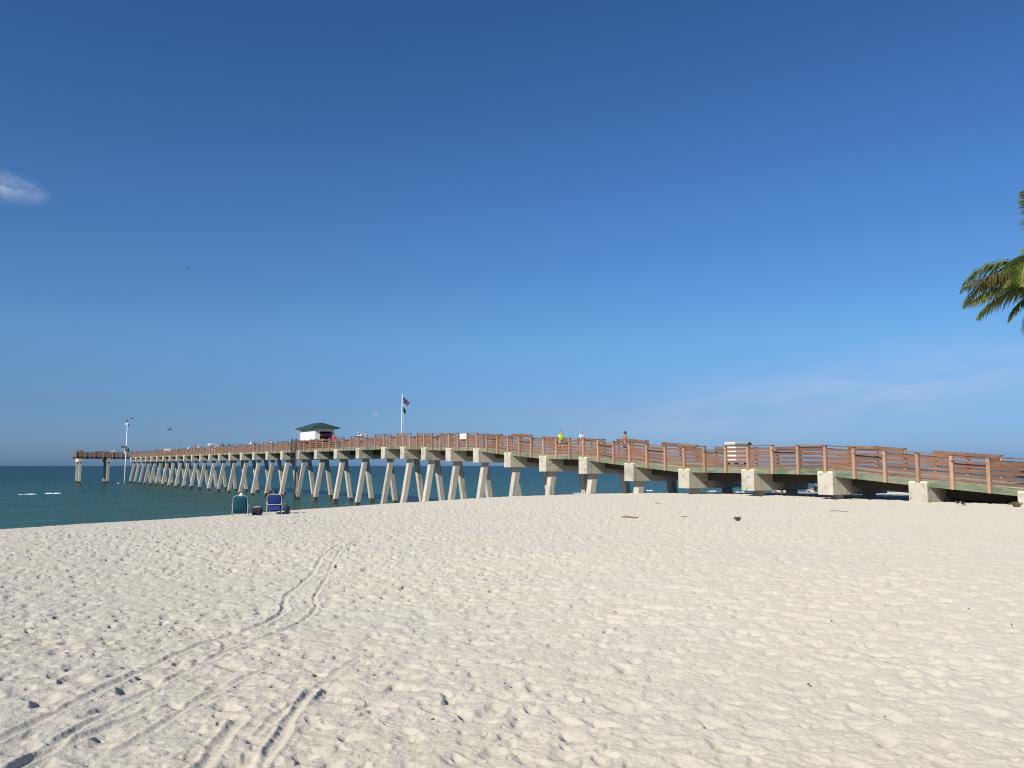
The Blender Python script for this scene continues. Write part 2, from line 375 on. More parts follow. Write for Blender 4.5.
k = e.elements.new(0.50); k.color = (0.003, 0.038, 0.034, 1)
L(t, cr.outputs[0], p.inputs['Base Color'])
p.inputs['Roughness'].default_value = 0.25; p.inputs['IOR'].default_value = 1.33; p.inputs['Specular IOR Level'].default_value = 0.06
def wn(scale, st, det=3):
    m_ = N(t, 'ShaderNodeMapping'); m_.inputs['Scale'].default_value = st; L(t, mpw.outputs[0], m_.inputs[0])
    n = N(t, 'ShaderNodeTexNoise', ins={'Scale': scale, 'Detail': det, 'Roughness': 0.6}); L(t, m_.outputs[0], n.inputs['Vector']); return n.outputs[0]
h1 = math_(t, 'ADD', math_(t, 'MULTIPLY', wn(0.5, (0.35, 1, 1)), 0.9), math_(t, 'MULTIPLY', wn(2.4, (0.5, 1, 1)), 0.28))
h1 = math_(t, 'ADD', h1, math_(t, 'MULTIPLY', wn(0.09, (0.3, 1, 1)), 2.2))
bw = N(t, 'ShaderNodeBump', ins={'Strength': 1.0, 'Distance': 0.8}); L(t, h1, bw.inputs['Height']); L(t, bw.outputs[0], p.inputs['Normal'])
azw = np.linspace(-180, 180, 181)[:-1]; rw = np.concatenate([np.linspace(20, 300, 40), np.geomspace(320, 9000, 30)])
A, RR = np.meshgrid(np.radians(azw), rw)
sea = grid_mesh('sea_water', RR * np.sin(A), RR * np.cos(A), np.zeros_like(A), mw); tag(sea, 'teal green sea with small ripples', None, None, 'structure')
# breaking wave crests
M_foam = mat('foam', (0.62, 0.67, 0.67), 0.9, var=0.1, vscale=9)
def breaker(px, py, wpx, hm, label):
    Yd = EYE / ((py - 465.5) / FPX); c0 = at(px, py, Yd); wd = wpx * Yd / FPX; m = MB()
    for q in range(9):
        cx = random.gauss(0, wd * .17); cy = random.uniform(-.7, .7); ln_ = wd * random.uniform(.10, .27) * (1 - .5 * abs(cx) / wd); th = random.uniform(.12, .4); hh = .55 * hm * random.uniform(.35, .9)
        n = 12; vs = []; fs = []
        for i in range(n + 1):
            s_ = i / n * 2 - 1; g_ = max(0.0, 1 - abs(s_) ** 2) ; z = hh * g_ * random.uniform(.5, 1.1); y0 = cy + random.uniform(-.08, .08); t_ = th * (.3 + g_ * random.uniform(.6, 1))
            vs += [(cx + s_ * ln_, y0 - t_, -.03), (cx + s_ * ln_, y0 - t_ * .4, z * .5), (cx + s_ * ln_, y0, z), (cx + s_ * ln_, y0 + t_ * .5, z * .5), (cx + s_ * ln_, y0 + t_, -.03)]
        for i in range(n):
            for jj in range(4): fs.append((i * 5 + jj, (i + 1) * 5 + jj, (i + 1) * 5 + jj + 1, i * 5 + jj + 1))
        m.add(vs, fs)
    o = m.build('breaking_wave', M_foam, smooth=True, loc=(c0.x, c0.y, 0)); o.rotation_euler = (0, 0, R(random.uniform(0, 14)))
    tag(o, label, None, None, 'structure')
breaker(28, 494, 17, 0.34, 'white foam of a small breaking wave')
breaker(56, 493.2, 15, 0.36, 'white foam of a small breaking wave')
breaker(650, 490.5, 9, 0.45, 'white foam of a small breaking wave')
breaker(712, 491, 10, 0.4, 'white foam of a small breaking wave')
breaker(740, 492, 9, 0.4, 'white foam of a small breaking wave')
breaker(580, 493, 12, 0.3, 'white foam of a small breaking wave')
breaker(805, 492.5, 9, 0.35, 'white foam of a small breaking wave')
# ------------------------------------------------------------------ the pier
W = 4.85
P0 = Vector((43.5, 0))
S_NEAR = [39.95, 44.47, 49.12, 53.85, 58.51, 63.2, 67.79, 72.35, 76.94, 81.53, 86.08, 90.59, 94.84, 99.05]
def S_of(k): return 39.95 + 4.6 * k if k < 0 else (S_NEAR[k] if k <= 13 else 6.057 * k + 20.47)
capk = list(range(-4, 15)) ; capz = {-4: -1.3, -3: -1.3, -2: -1.25, -1: -1.15, 0: -1.10, 1: -0.74, 2: -0.32, 3: -0.27, 4: -0.25, 5: 0.13, 6: 0.56, 7: 0.66, 8: 0.98, 9: 1.38, 10: 1.46, 11: 1.60, 12: 1.75, 13: 1.79, 14: 1.78}
sk = [S_of(k) for k in capk]; zk = [capz[k] for k in capk]
def captop(s): return EYE + float(np.interp(s, sk, zk)) + 0.001 * max(0, s - 106)
def deck(s): return captop(s) + 0.22
def PP(s, n, z): return Vector((P0.x + U.x * s + V.x * n, P0.y + U.y * s + V.y * n, z))
KEND = 36
pier = empty('fishing_pier', PP(S_of(0), W / 2, gz(*PP(S_of(0), W / 2, 0).xy)))
tag(pier, 'long fishing pier on slanting concrete piles with red-brown railings, running into the sea', 'pier')
po = Vector(pier.location)
def blk(m, s0, s1, n0, n1, z00, z01, z10, z11):   # z00 bottom at s0, z01 top at s0, z10/z11 at s1
    b = [PP(s0, n0, z00) - po, PP(s1, n0, z10) - po, PP(s1, n1, z10) - po, PP(s0, n1, z00) - po]
    q = [PP(s0, n0, z01) - po, PP(s1, n0, z11) - po, PP(s1, n1, z11) - po, PP(s0, n1, z01) - po]
    m.hexa(b, q)
# T head frame: perpendicular to the pier at its end
S_END = S_of(KEND) + 0.6
T_N = -11.6; T_W = 6.4
def sloped_box(s0, s1, n0, n1, dz0, dz1, m, ref=deck):
    ks = sorted({s0, s1} | {x for x in sk if s0 < x < s1})
    for a, b in zip(ks[:-1], ks[1:]): blk(m, a, b, n0, n1, ref(a) + dz0, ref(a) + dz1, ref(b) + dz0, ref(b) + dz1)
s_first = S_of(-4) - 0.4
m = MB(); sloped_box(s_first, S_END + T_W, 0.2, W - 0.2, -0.06, 0.0, m)
blk(m, S_END, S_END + T_W, T_N, 0.18, deck(S_END) - 0.06, deck(S_END), deck(S_END) - 0.06, deck(S_END)); m.build('deck', M_deck, pier)
m = MB(); sloped_box(s_first, S_END, 0.19, 0.25, -0.37, -0.07, m); m.build('fascia_board', M_green, pier)
m = MB(); sloped_box(s_first, S_END + T_W, W - 0.25, W - 0.19, -0.37, -0.07, m); m.build('fascia_board', M_green, pier)
for n_ in (1.75, 2.4, 3.1, 3.9):  # made deep and dark to fill out the shade under the deck
    m = MB(); sloped_box(s_first, S_END + T_W, n_ - .09, n_ + .09, -0.86, -0.062, m); m.build('stringer', M_string, pier)
zT = deck(S_END)
m = MB(); blk(m, S_END, S_END + 0.06, T_N, 0.17, zT - 0.5, zT + 0.03, zT - 0.5, zT + 0.03); m.build('fascia_board', M_dark, pier)  # dark material on the head boards: shade of the landward face put into colour
m = MB(); blk(m, S_END + T_W - .06, S_END + T_W, T_N, 0.17, zT - 0.5, zT + 0.03, zT - 0.5, zT + 0.03); m.build('fascia_board', M_dark, pier)
def pile(m, s, n, ztop, lean, half=0.23):
    zb = -1.6; p0 = PP(s, 0, 0)
    def nn(z): return n + lean * (ztop - z)
    def ring(z, h):
        return [PP(s - h, nn(z) - h, z) - po, PP(s + h, nn(z) - h, z) - po, PP(s + h, nn(z) + h, z) - po, PP(s - h, nn(z) + h, z) - po]
    gnd = gz(*PP(s, n, 0).xy); wet = gnd < 0.3
    z1 = 0.40 + random.uniform(-.1, .15) if wet else min(gnd, ztop) - .5
    zb = -1.6 if wet else min(gnd, ztop) - 1.0
    m.mi = 0; m.hexa(ring(z1, half), ring(ztop, half))
    if wet: m.mi = 1; m.hexa(ring(zb, half + .035), ring(z1, half + .03))
for k in range(-4, KEND + 1):
    s = S_of(k); zt = captop(s - .4)
    m = MB(); h = 1.1 if k < 14 else 1.05
    m.box(0, 0, 0, 0.001, 0.001, 0.001) if False else None
    b = [PP(s - .85, 0, zt - h) - po, PP(s, 0, zt - h) - po, PP(s, W, zt - h) - po, PP(s - .85, W, zt - h) - po]
    q = [PP(s - .85, 0, zt) - po, PP(s, 0, zt) - po, PP(s, W, zt) - po, PP(s - .85, W, zt) - po]
    m.hexa(b, q)
    cap = m.build('pile_cap', M_conc, pier, bevel=0.025)
    for a_, b_ in ((.85, .53), (.31, .0)):
        m = MB(); q0, q1 = .012, .178
        m.hexa([PP(s - x_, n_, zt - .003) - po for x_, n_ in ((a_ - .012, q0), (b_ + .012, q0), (b_ + .012, q1), (a_ - .012, q1))], [PP(s - x_, n_, zt + .07) - po for x_, n_ in ((a_ - .03, q0 + .01), (b_ + .03, q0 + .01), (b_ + .03, q1), (a_ - .03, q1))])
        m.build('capping', M_yel, cap)
    for n_, ln_ in ((0.95, -1 / 5.8), (W - 1.0, 1 / 6.2)):
        m = MB(); pile(m, s - .42, n_, zt - h + .02, ln_); m.build('pile', [M_pile, M_growth], cap)
for n_ in (-4.6, -10.6):    # bents of the T head
    m = MB(); zt = zT - 0.22
    b = [(S_END - .0, n_ - .45), (S_END + T_W, n_ - .45), (S_END + T_W, n_ + .45), (S_END - .0, n_ + .45)]
    m.hexa([PP(a, c_, zt - 1.1) - po for a, c_ in b], [PP(a, c_, zt) - po for a, c_ in b])
    cap = m.build('pile_cap', M_conc, pier, bevel=0.03)
    for a in (0.6, T_W - .6):
        m = MB(); pile(m, S_END + a, n_, zt - 1.08, 0.0, 0.27); m.build('pile', [M_pile, M_growth], cap)
# railings: every bay a panel (boards) with its own top rail, every post a part
bays = []      # (p0, p1, z0, z1, outward normal 2D, high)
for k in range(-4, KEND):
    a = S_of(k) - .42; b = S_of(k + 1) - .42
    for j in range(3):
        s0 = a + (b - a) * j / 3; s1 = a + (b - a) * (j + 1) / 3
        for side in (0, 1): bays.append((s0, s1, side, j != 1))
posts = [(s0, side, hi) for (s0, s1, side, hi) in bays] + [(S_of(KEND) - .42, 0, True), (S_of(KEND) - .42, 1, True)]
def vis_key(s): p_ = PP(s, 0, 0); return p_.x ** 2 + p_.y ** 2 + (400 if s < S_of(-1) else 0)
BO = [0.03, 0.26, 0.49, 0.72, 0.95]
def panel(s0, s1, side, hi, mm, mt, pr=0.0):
    n_in = (0.2, 0.245) if side == 0 else (W - 0.245, W - 0.2)
    H = 1.12 if hi else 0.86
    for z in BO:
        if z + .07 > H: continue
        j = random.uniform(-.012, .012)
        blk(mm, s0 + .004, s1 - .004, *n_in, deck(s0) + z - .068 + j, deck(s0) + z + .068 + j, deck(s1) + z - .068 + j, deck(s1) + z + .068 + j)
    n_t = (0.0, 0.27) if side == 0 else (W - 0.27, W - 0.0)
    blk(mt, s0 - (.06 if hi else 0) + .003, s1 + (.06 if hi else 0) - .003, *n_t, deck(s0) + H, deck(s0) + H + .042, deck(s1) + H, deck(s1) + H + .042)
    if side == 1 and hi:     # edge board under the far hand rail
        blk(mt, s0 + .005, s1 - .005, W - .285, W - .248, deck(s0) + H - .11, deck(s0) + H - .003, deck(s1) + H - .11, deck(s1) + H - .003)
order = sorted(bays, key=lambda b_: vis_key(b_[0]))
for (s0, s1, side, hi) in order[:100]:
    a, b = MB(), MB(); panel(s0, s1, side, hi, a, b)
    pn = a.build('railing_panel', M_wood, pier); b.build('top_rail', M_wood, pn)
a, b = MB(), MB()
for (s0, s1, side, hi) in order[100:]: panel(s0, s1, side, hi, a, b)
a.v and tag(a.build('railing_panel', M_wood, pier), kind='stuff')
b.v and tag(b.build('top_rail', M_wood, pier), kind='stuff')
def post(m, s, side, H=1.118):
    n0 = (0.045, 0.185) if side == 0 else (W - 0.185, W - 0.045)
    z = deck(s); blk(m, s - .07, s + .07, *n0, z - .37, z + H, z - .37, z + H)
porder = sorted(posts, key=lambda q: vis_key(q[0]))
for (s, side, hi) in porder[:100]:
    m = MB(); post(m, s, side); m.build('railing_post', M_post, pier)
m = MB()
for (s, side, hi) in porder[100:]: post(m, s, side)
# T head railing
mT = MB()
nb = 6
for i in range(nb + 1):
    n_ = T_N + (0.1 - T_N) * i / nb
    for ss in (S_END - .07, S_END + T_W + .07):
        if ss < S_END and i == nb: continue
        q = [(ss - .07, n_ - .07), (ss + .07, n_ - .07), (ss + .07, n_ + .07), (ss - .07, n_ + .07)]
        m.hexa([PP(a_, c_, zT - .45) - po for a_, c_ in q], [PP(a_, c_, zT + 1.2) - po for a_, c_ in q])
for i in range(nb):
    n0 = T_N + (0.1 - T_N) * i / nb; n1 = T_N + (0.1 - T_N) * (i + 1) / nb; H = 1.2 if i % 3 != 1 else .95
    for ss in (S_END + .02, S_END + T_W - .06):
        for z in BO + [H]:
            if z > H: continue
            blk(mT, ss, ss + .04, n0, n1, zT + z - .06, zT + z + .06, zT + z - .06, zT + z + .06)
for z in BO + [1.2]: blk(mT, S_END, S_END + T_W, T_N, T_N + .04, zT + z - .06, zT + z + .06, zT + z - .06, zT + z + .06)
tag(m.build('railing_post', M_post, pier), kind='stuff')
mT.build('head_railing', M_wood, pier)

# service ladder of dark timber posts beside the hut
def stand_on_deck(px, n):
    """distance along the pier whose point (at offset n) is seen in column px"""
    lo, hi = -10.0, 300.0
    for _ in range(60):
        mid = (lo + hi) / 2; p_ = PP(mid, n, 4.25)
        x_ = 512 + FPX / math.cos(PITCH) * p_.x / p_.y
        if x_ > px: lo = mid
        else: hi = mid
    return lo
PANG = math.atan2(U.y, U.x)         # rotation that turns local +x to the seaward direction
for px, lab in ((291.0, 'dark timber fender pile left of the pair beside the hut, ending just below the deck'), (295.3, 'dark timber fender pile nearer to the white hut wall, reaching down to the water')):
    s = stand_on_deck(px, -0.25); p_ = PP(s, -0.25, -1.5)
    m = MB(); zb_ = 0 if px > 293 else deck(s) - .2; m.tube([(0, 0, zb_), (0.02, 0, zb_ * .5 + 3), (0.0, 0.02, deck(s) + 1.5 + 1.28)], [0.12, 0.11, 0.10], 10)
    m.tube([(0, 0, deck(s) + 2.78), (0, 0, deck(s) + 2.84)], [0.12, 0.09], 10)
    root = m.build('fender_pile', M_dark, None, smooth=True, loc=p_); tag(root, lab, 'pile', 'dark fender piles beside the hut')

# ------------------------------------------------------------------ the hut
s_h = stand_on_deck(314.3, 0.62)
HL, HW, HH = 5.0, 2.45, 2.65
hp = PP(s_h + HL / 2, 0.62 + HW / 2, deck(s_h + 2)); hut = empty('bait_hut', hp, PANG)
tag(hut, 'small white bait hut with dark green hipped roof standing on the pier deck', 'hut')
# local x = seaward, local y = left of seaward = towards the camera side
def hb(m, x0, x1, y0, y1, z0, z1): m.box((x0 + x1) / 2, (y0 + y1) / 2, (z0 + z1) / 2, x1 - x0, y1 - y0, z1 - z0)
hx, hy = HL / 2, HW / 2
m = MB(); hb(m, -hx + .08, hx, hy - .08, hy, 1.12, HH); hb(m, hx - .08, hx, -hy, hy - .08, 1.12, HH)
hb(m, -hx, -hx + .08, hy - .62, hy, 1.12, HH); hb(m, -hx, -hx + .08, -hy, -hy + .12, 1.12, HH); hb(m, -hx, -hx + .08, -hy + .12, hy - .62, 2.18, HH)
hb(m, -hx + .08, hx - .08, -hy, -hy + .08, 1.12, HH); m.build('wall', M_white, hut)
m = MB(); hb(m, -hx, hx, hy - .1, hy + .02, 0, 1.12); hb(m, -hx, -hx + .1, -hy, hy - .1, 0, 1.12); hb(m, hx - .1, hx, -hy, hy - .1, 0, 1.12); hb(m, -hx + .1, hx - .1, -hy, -hy + .1, 0, 1.12)
m.build('base_wall', mat('brown_siding', (0.13, 0.075, 0.05), 0.8, var=0.3, vscale=4, stretch=(6, 6, 1)), hut)
m = MB(); oh = .52; ez = HH + .02
rp = [(-hx - oh, -hy - oh, ez), (hx + oh, -hy - oh, ez), (hx + oh, hy + oh, ez), (-hx - oh, hy + oh, ez), (-hx + hy - .1, 0, ez + .66), (hx - hy + .1, 0, ez + .66)]
top = [Vector(q) for q in rp]; low = [q - Vector((0, 0, .09)) for q in top]
m.add(top + low, [(0, 1, 5, 4), (1, 2, 5), (2, 3, 4, 5), (3, 0, 4), (6, 7, 1, 0), (7, 8, 2, 1), (8, 9, 3, 2), (9, 6, 0, 3), (6, 9, 8, 7)])
rf = m.build('roof', M_roof, hut)
m = MB()
for y_ in (-hy - oh - .02, hy + oh - .04): hb(m, -hx - oh, hx + oh, y_, y_ + .06, ez - .16, ez + .005)
for x_ in (-hx - oh - .02, hx + oh - .04): hb(m, x_, x_ + .06, -hy - oh + .05, hy + oh - .05, ez - .162, ez + .003)
m.build('gutter', mat('dark_gutter', (0.04, 0.07, 0.06), 0.5, var=.1), rf)
m = MB(); m.tube([(hx + oh - .1, hy + oh - .05, ez - .1), (hx + oh - .12, hy + oh - .05, ez - .35), (hx + .06, hy + .05, ez - .6), (hx + .06, hy + .05, .1)], .05, 8); m.build('downspout', M_trim, rf)
m = MB(); hb(m, -hx + .1, -hx + .5, -hy + .14, hy - .64, 1.14, 1.2); hb(m, -hx - .25, -hx - .005, -hy + .1, hy - .6, 1.1, 1.15); m.build('counter', M_trim, hut)
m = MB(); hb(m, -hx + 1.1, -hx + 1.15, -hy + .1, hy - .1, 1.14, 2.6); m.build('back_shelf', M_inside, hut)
goods = [flat('magenta_cloth', (.55, .05, .22)), flat('red_cloth', (.50, .04, .05)), flat('blue_cloth', (.05, .09, .32)), flat('grey_card', (.4, .4, .42))]
for i, (y_, z_, c_) in enumerate(((-.75, 1.75, 0), (-.45, 1.78, 2), (-.2, 1.7, 0), (.08, 1.76, 1), (.33, 1.7, 3), (-.6, 1.38, 2), (.0, 1.4, 1))):
    m = MB(); m.box(0, 0, 0, .03, .22, .3); m.box(0, 0, .16, .035, .10, .04); m.box(0, .13, .09, .03, .08, .1); m.box(0, -.13, .09, .03, .08, .1)
    o = m.build('hanging_shirt', goods[c_], None); o.parent = None
    o.location = hut.matrix_world @ Vector((0, 0, 0)); o.matrix_world = Matrix.Translation(hp) @ Matrix.Rotation(PANG, 4, 'Z') @ Matrix.Translation((-hx + .25, y_, z_ if z_ > 1.5 else 1.36))
    o['category'] = 'shirt'; o['group'] = 'shirts shown in the hut window'
    tag(o, ['magenta shirt at the right end of the hut window row', 'navy blue shirt beside the right-end magenta shirt in the hut window', 'magenta shirt in the middle of the hut window row', 'red shirt next to the grey one in the upper hut window row', 'grey shirt hanging at the left end of the hut window', 'navy blue shirt on the lower row of the hut window', 'red shirt on the lower row of the hut window'][i])
# ------------------------------------------------------------------ flagpole
s = stand_on_deck(401.3, 0.35); fp = PP(s, 0.55, deck(s)); fy = fp.y
s = stand_on_deck(401.3, 0.55); fp = PP(s, 0.55, deck(s))
ftop = at(401.3, 394.5, fp.y).z - fp.z
flagpole = empty('flagpole', fp); tag(flagpole, 'thin white flagpole on the pier deck carrying two dark drooping flags', 'flagpole')
m = MB(); m.tube([(0, 0, 0), (0, 0, ftop * .5), (0, 0, ftop)], [.055, .045, .03], 10); m.build('pole', M_polew, flagpole, smooth=True)
m = MB(); m.ball((0, 0, ftop + .05), .06); m.build('finial', M_metal, flagpole, smooth=True)
m = MB(); m.tube([(.09, -.02, .9), (.20, -.02, ftop * .4), (.12, -.02, ftop * .8), (.05, -.02, ftop - .1)], .007, 5); m.build('halyard', M_polew, flagpole)
def flag_grid(name, z0, hgt, width, droop, mats, matfn, nx=22, nz_=26, taper=.25):
    m = MB(); vs = []; fs = []
    for i in range(nx + 1):
        a = i / nx
        for j in range(nz_ + 1):
            b = j / nz_
            x = a * width; z = z0 - b * hgt * (1 - taper * a * 0) - droop * a ** 1.3 * (1 - 0.55 * b) * hgt
            y = .09 * math.sin(a * 11 + b * 2.5) * a + .03 * math.sin(b * 7 + a * 5) * a
            x = x * (1 - .35 * b * a)
            vs.append((x + .05, y, z))
    b0 = len(m.v); m.v += vs
    for i in range(nx):
        for j in range(nz_):
            m.f.append((i * (nz_ + 1) + j, (i + 1) * (nz_ + 1) + j, (i + 1) * (nz_ + 1) + j + 1, i * (nz_ + 1) + j + 1)); m.m.append(matfn((i + .5) / nx, (j + .5) / nz_))
    o = m.build(name, mats, None, smooth=True); o.location = fp
    sf = o.modifiers.new('solid', 'SOLIDIFY'); sf.thickness = .006
    return o
f_navy = mat('flag_navy', (.015, .022, .075), .85, var=.2, trans=.15); f_red = mat('flag_red', (.07, .012, .02), .85, var=.2, trans=.2)
f_wht = mat('flag_white', (.11, .11, .14), .85, var=.1, trans=.2); f_blk = mat('flag_black', (.012, .012, .016), .9, var=.2)  # red and white darkened: shade on the cloth put into the colour
def us(a, b):
    if a < .42 and b < 7 / 13:
        return 2 if (int(a * 30) % 3 == 1 and int(b * 30) % 3 == 1) else 0
    return 1 if int(b * 13) % 2 == 0 else 2
o = flag_grid('national_flag', ftop - .25, 0.60, .72, 1.0, [f_navy, f_red, f_wht], us); tag(o, 'upper flag on the pole, stars and red and white stripes, hanging in folds', 'flag')
o = flag_grid('black_flag', ftop - 1.12, .62, .36, .9, [f_blk, f_wht], lambda a, b: 1 if (abs(a - .5) < .06 and .35 < b < .62) else 0); tag(o, 'small black flag drooping below the striped flag', 'flag')
# ------------------------------------------------------------------ lamp pole at the pier end
lp = PP(S_END - .6, -1.0, 0); lt = at(126.4, 424, lp.y).z
lamp = empty('light_pole', lp); tag(lamp, 'tall white light pole rising from the water beside the pier end', 'light pole')
m = MB(); m.tube([(0, 0, -1.5), (0, 0, 6), (0, 0, lt)], [.15, .11, .07], 12); m.build('pole', M_polew, lamp, smooth=True)
m = MB(); m.box(-.1, 0, lt + .05, .75, .26, .18); m.box(-.3, 0, lt - .12, .3, .26, .16); m.build('lamp_head', M_white, lamp, bevel=.03)
m = MB(); m.box(.25, -.02, lt - .28, .3, .3, .34); m.build('lamp_head', M_dark, lamp, bevel=.03)
zb = at(126, 447, lp.y).z
m = MB(); m.box(-.55, 0, zb, 1.3, .4, .35, Matrix.Rotation(R(-14), 4, 'Y') @ Matrix.Identity(4) if False else None); m.box(.3, 0, zb - .7, .7, .5, .8); m.tube([(0, 0, zb), (-1.0, 0, zb + .35)], .06, 6); m.build('bracket', M_dark, lamp, bevel=.03)
# fish cleaning shelter below the pole
s = stand_on_deck(126, .7); q = PP(s, .7, deck(s)); bx_ = empty('fish_cleaning_station', q, PANG); tag(bx_, 'grey box-shaped fish cleaning station at the foot of the light pole', 'fish cleaning station')
m = MB(); m.box(0, 0, 1.25, .9, .7, .9); m.build('cabinet', M_trim, bx_, bevel=.03)
m = MB(); m.box(0, 0, 1.74, 1.1, .9, .06); m.build('worktop', M_white, bx_, bevel=.01)
for a, b in ((-.35, -.25), (.35, -.25), (-.35, .25), (.35, .25)):
    m = MB(); m.box(a, b, .4, .08, .08, .8); m.build('leg', M_dark, bx_)
# white fish box on T head at px 109
p_ = PP(S_END + .9, -3.7, zT); o = empty('fish_table', p_, PANG); tag(o, 'white table with a box top on the end platform of the pier', 'table')
m = MB(); m.box(0, 0, 1.28, .7, .95, .32); m.build('table_top', M_white, o, bevel=.03)
m = MB(); m.tube([(0, .4, 1.4), (0, .4, 1.95)], .04, 6); m.build('tap', M_dark, o)
for a, b in ((-.25, -.38), (.25, -.38), (-.25, .38), (.25, .38)):
    m = MB(); m.box(a, b, .56, .08, .08, 1.12); m.build('leg', M_dark, o)
# fishing rod at the end
p_ = PP(S_END + .1, T_N + .25, zT); m = MB(); m.tube([(0, 0, .2), (-.05, 0, 1.4), (-.25, 0, 2.6)], [.035, .025, .012], 6)
m.ball((0.03, 0, .9), (.06, .09, .06)); o = m.build('fishing_rod', M_dark, None, loc=p_); tag(o, 'thin dark fishing rod propped up at the far left corner of the pier', 'fishing rod')

# white sign on the near railing, px 459..466
s = stand_on_deck(462.6, 0.0); m = MB(); w2 = 0.52
dz_ = deck(s)
b = [PP(s - w2, -.0, dz_ + .62), PP(s + w2, 0, dz_ + .62), PP(s + w2, .04, dz_ + .62), PP(s - w2, .04, dz_ + .62)]
c0 = PP(s, 0, dz_); 
m.hexa([q - c0 for q in b], [q - c0 + Vector((0, 0, .46)) for q in b]); sg = m.build('sign', mat('sign_white', (.70, .66, .66), .6, var=.06), None, loc=c0); tag(sg, 'blank-looking white sign board fixed to the pier railing', 'sign')
m = MB(); m.hexa([q - c0 + Vector((0, 0, .33)) - Vector((V.x, V.y, 0)) * .006 + Vector((U.x, U.y, 0)) * 0 for q in b], [q - c0 + Vector((0, 0, .36)) - Vector((V.x, V.y, 0)) * .006 for q in b]); 

# white kiosk cart on the deck, px 724..750
s = stand_on_deck(737, 3.9); cp = PP(s, 3.9, deck(s)); cart = empty('vendor_cart', cp, PANG); tag(cart, 'white box cart with pale lid and dark end, standing on the deck behind the railing', 'cart')
m = MB(); m.box(0, 0, .68, .8, 1.15, .96); m.build('cabinet', mat('grey_white_panel', (.56, .56, .54), .6, var=.2, vscale=5), cart, bevel=.03)
m = MB(); m.box(0, .02, 1.375, .85, 1.30, .20); m.build('lid', mat('cream_lid', (.46, .46, .41), .6, var=.06), cart, bevel=.07)
m = MB(); m.box(0, -.84, 1.36, .7, .40, .20); m.build('handle_cover', M_dark, cart, bevel=.06)
m = MB(); m.box(0, 0, 1.19, .7, 1.1, .1); m.build('hinge_band', M_trim, cart)
for a, b in ((-.3, -.4), (.3, -.4), (-.3, .4), (.3, .4)):
    m = MB(); m.tube([(a, b - .03, .1), (a, b + .03, .1)], .1, 14); m.build('wheel', M_inside, cart)

# ------------------------------------------------------------------ people
def skin(verts, edges, rads, sub=1):
    me = bpy.data.meshes.new('tmp'); me.from_pydata(verts, edges, []); o = bpy.data.objects.new('tmp', me); col.objects.link(o)
    sm = o.modifiers.new('s', 'SKIN'); sm.use_smooth_shade = True
    for i, r in enumerate(rads):
        v = me.skin_vertices[0].data[i]; v.radius = (r, r) if not hasattr(r, '__len__') else r; v.use_root = (i == 0)
    if sub:
        ss = o.modifiers.new('b', 'SUBSURF'); ss.levels = sub; ss.render_levels = sub
    dg = bpy.context.evaluated_depsgraph_get(); e_ = o.evaluated_get(dg); out = bpy.data.meshes.new_from_object(e_)
    bpy.data.objects.remove(o); return out
def join(mesh_list, name, m):
    bm = bmesh.new()
    for me in mesh_list: bm.from_mesh(me)
    bmesh.ops.recalc_face_normals(bm, faces=bm.faces)
    me = bpy.data.meshes.new(name); bm.to_mesh(me); bm.free(); me.materials.clear(); me.materials.append(m)
    me.polygons.foreach_set('material_index', [0] * len(me.polygons))
    me.polygons.foreach_set('use_smooth', [True] * len(me.polygons)); return me
def remesh(me, vox):
    o = bpy.data.objects.new('tmp', me); col.objects.link(o); r = o.modifiers.new('r', 'REMESH'); r.mode = 'VOXEL'; r.voxel_size = vox; r.use_smooth_shade = True
    dg = bpy.context.evaluated_depsgraph_get(); out = bpy.data.meshes.new_from_object(o.evaluated_get(dg)); bpy.data.objects.remove(o)
    return out
SKIN = mat('skin', (.46, .27, .18), .6, var=.1, vscale=6); SKIN2 = mat('tanned_skin', (.30, .16, .10), .55, var=.12, vscale=6)
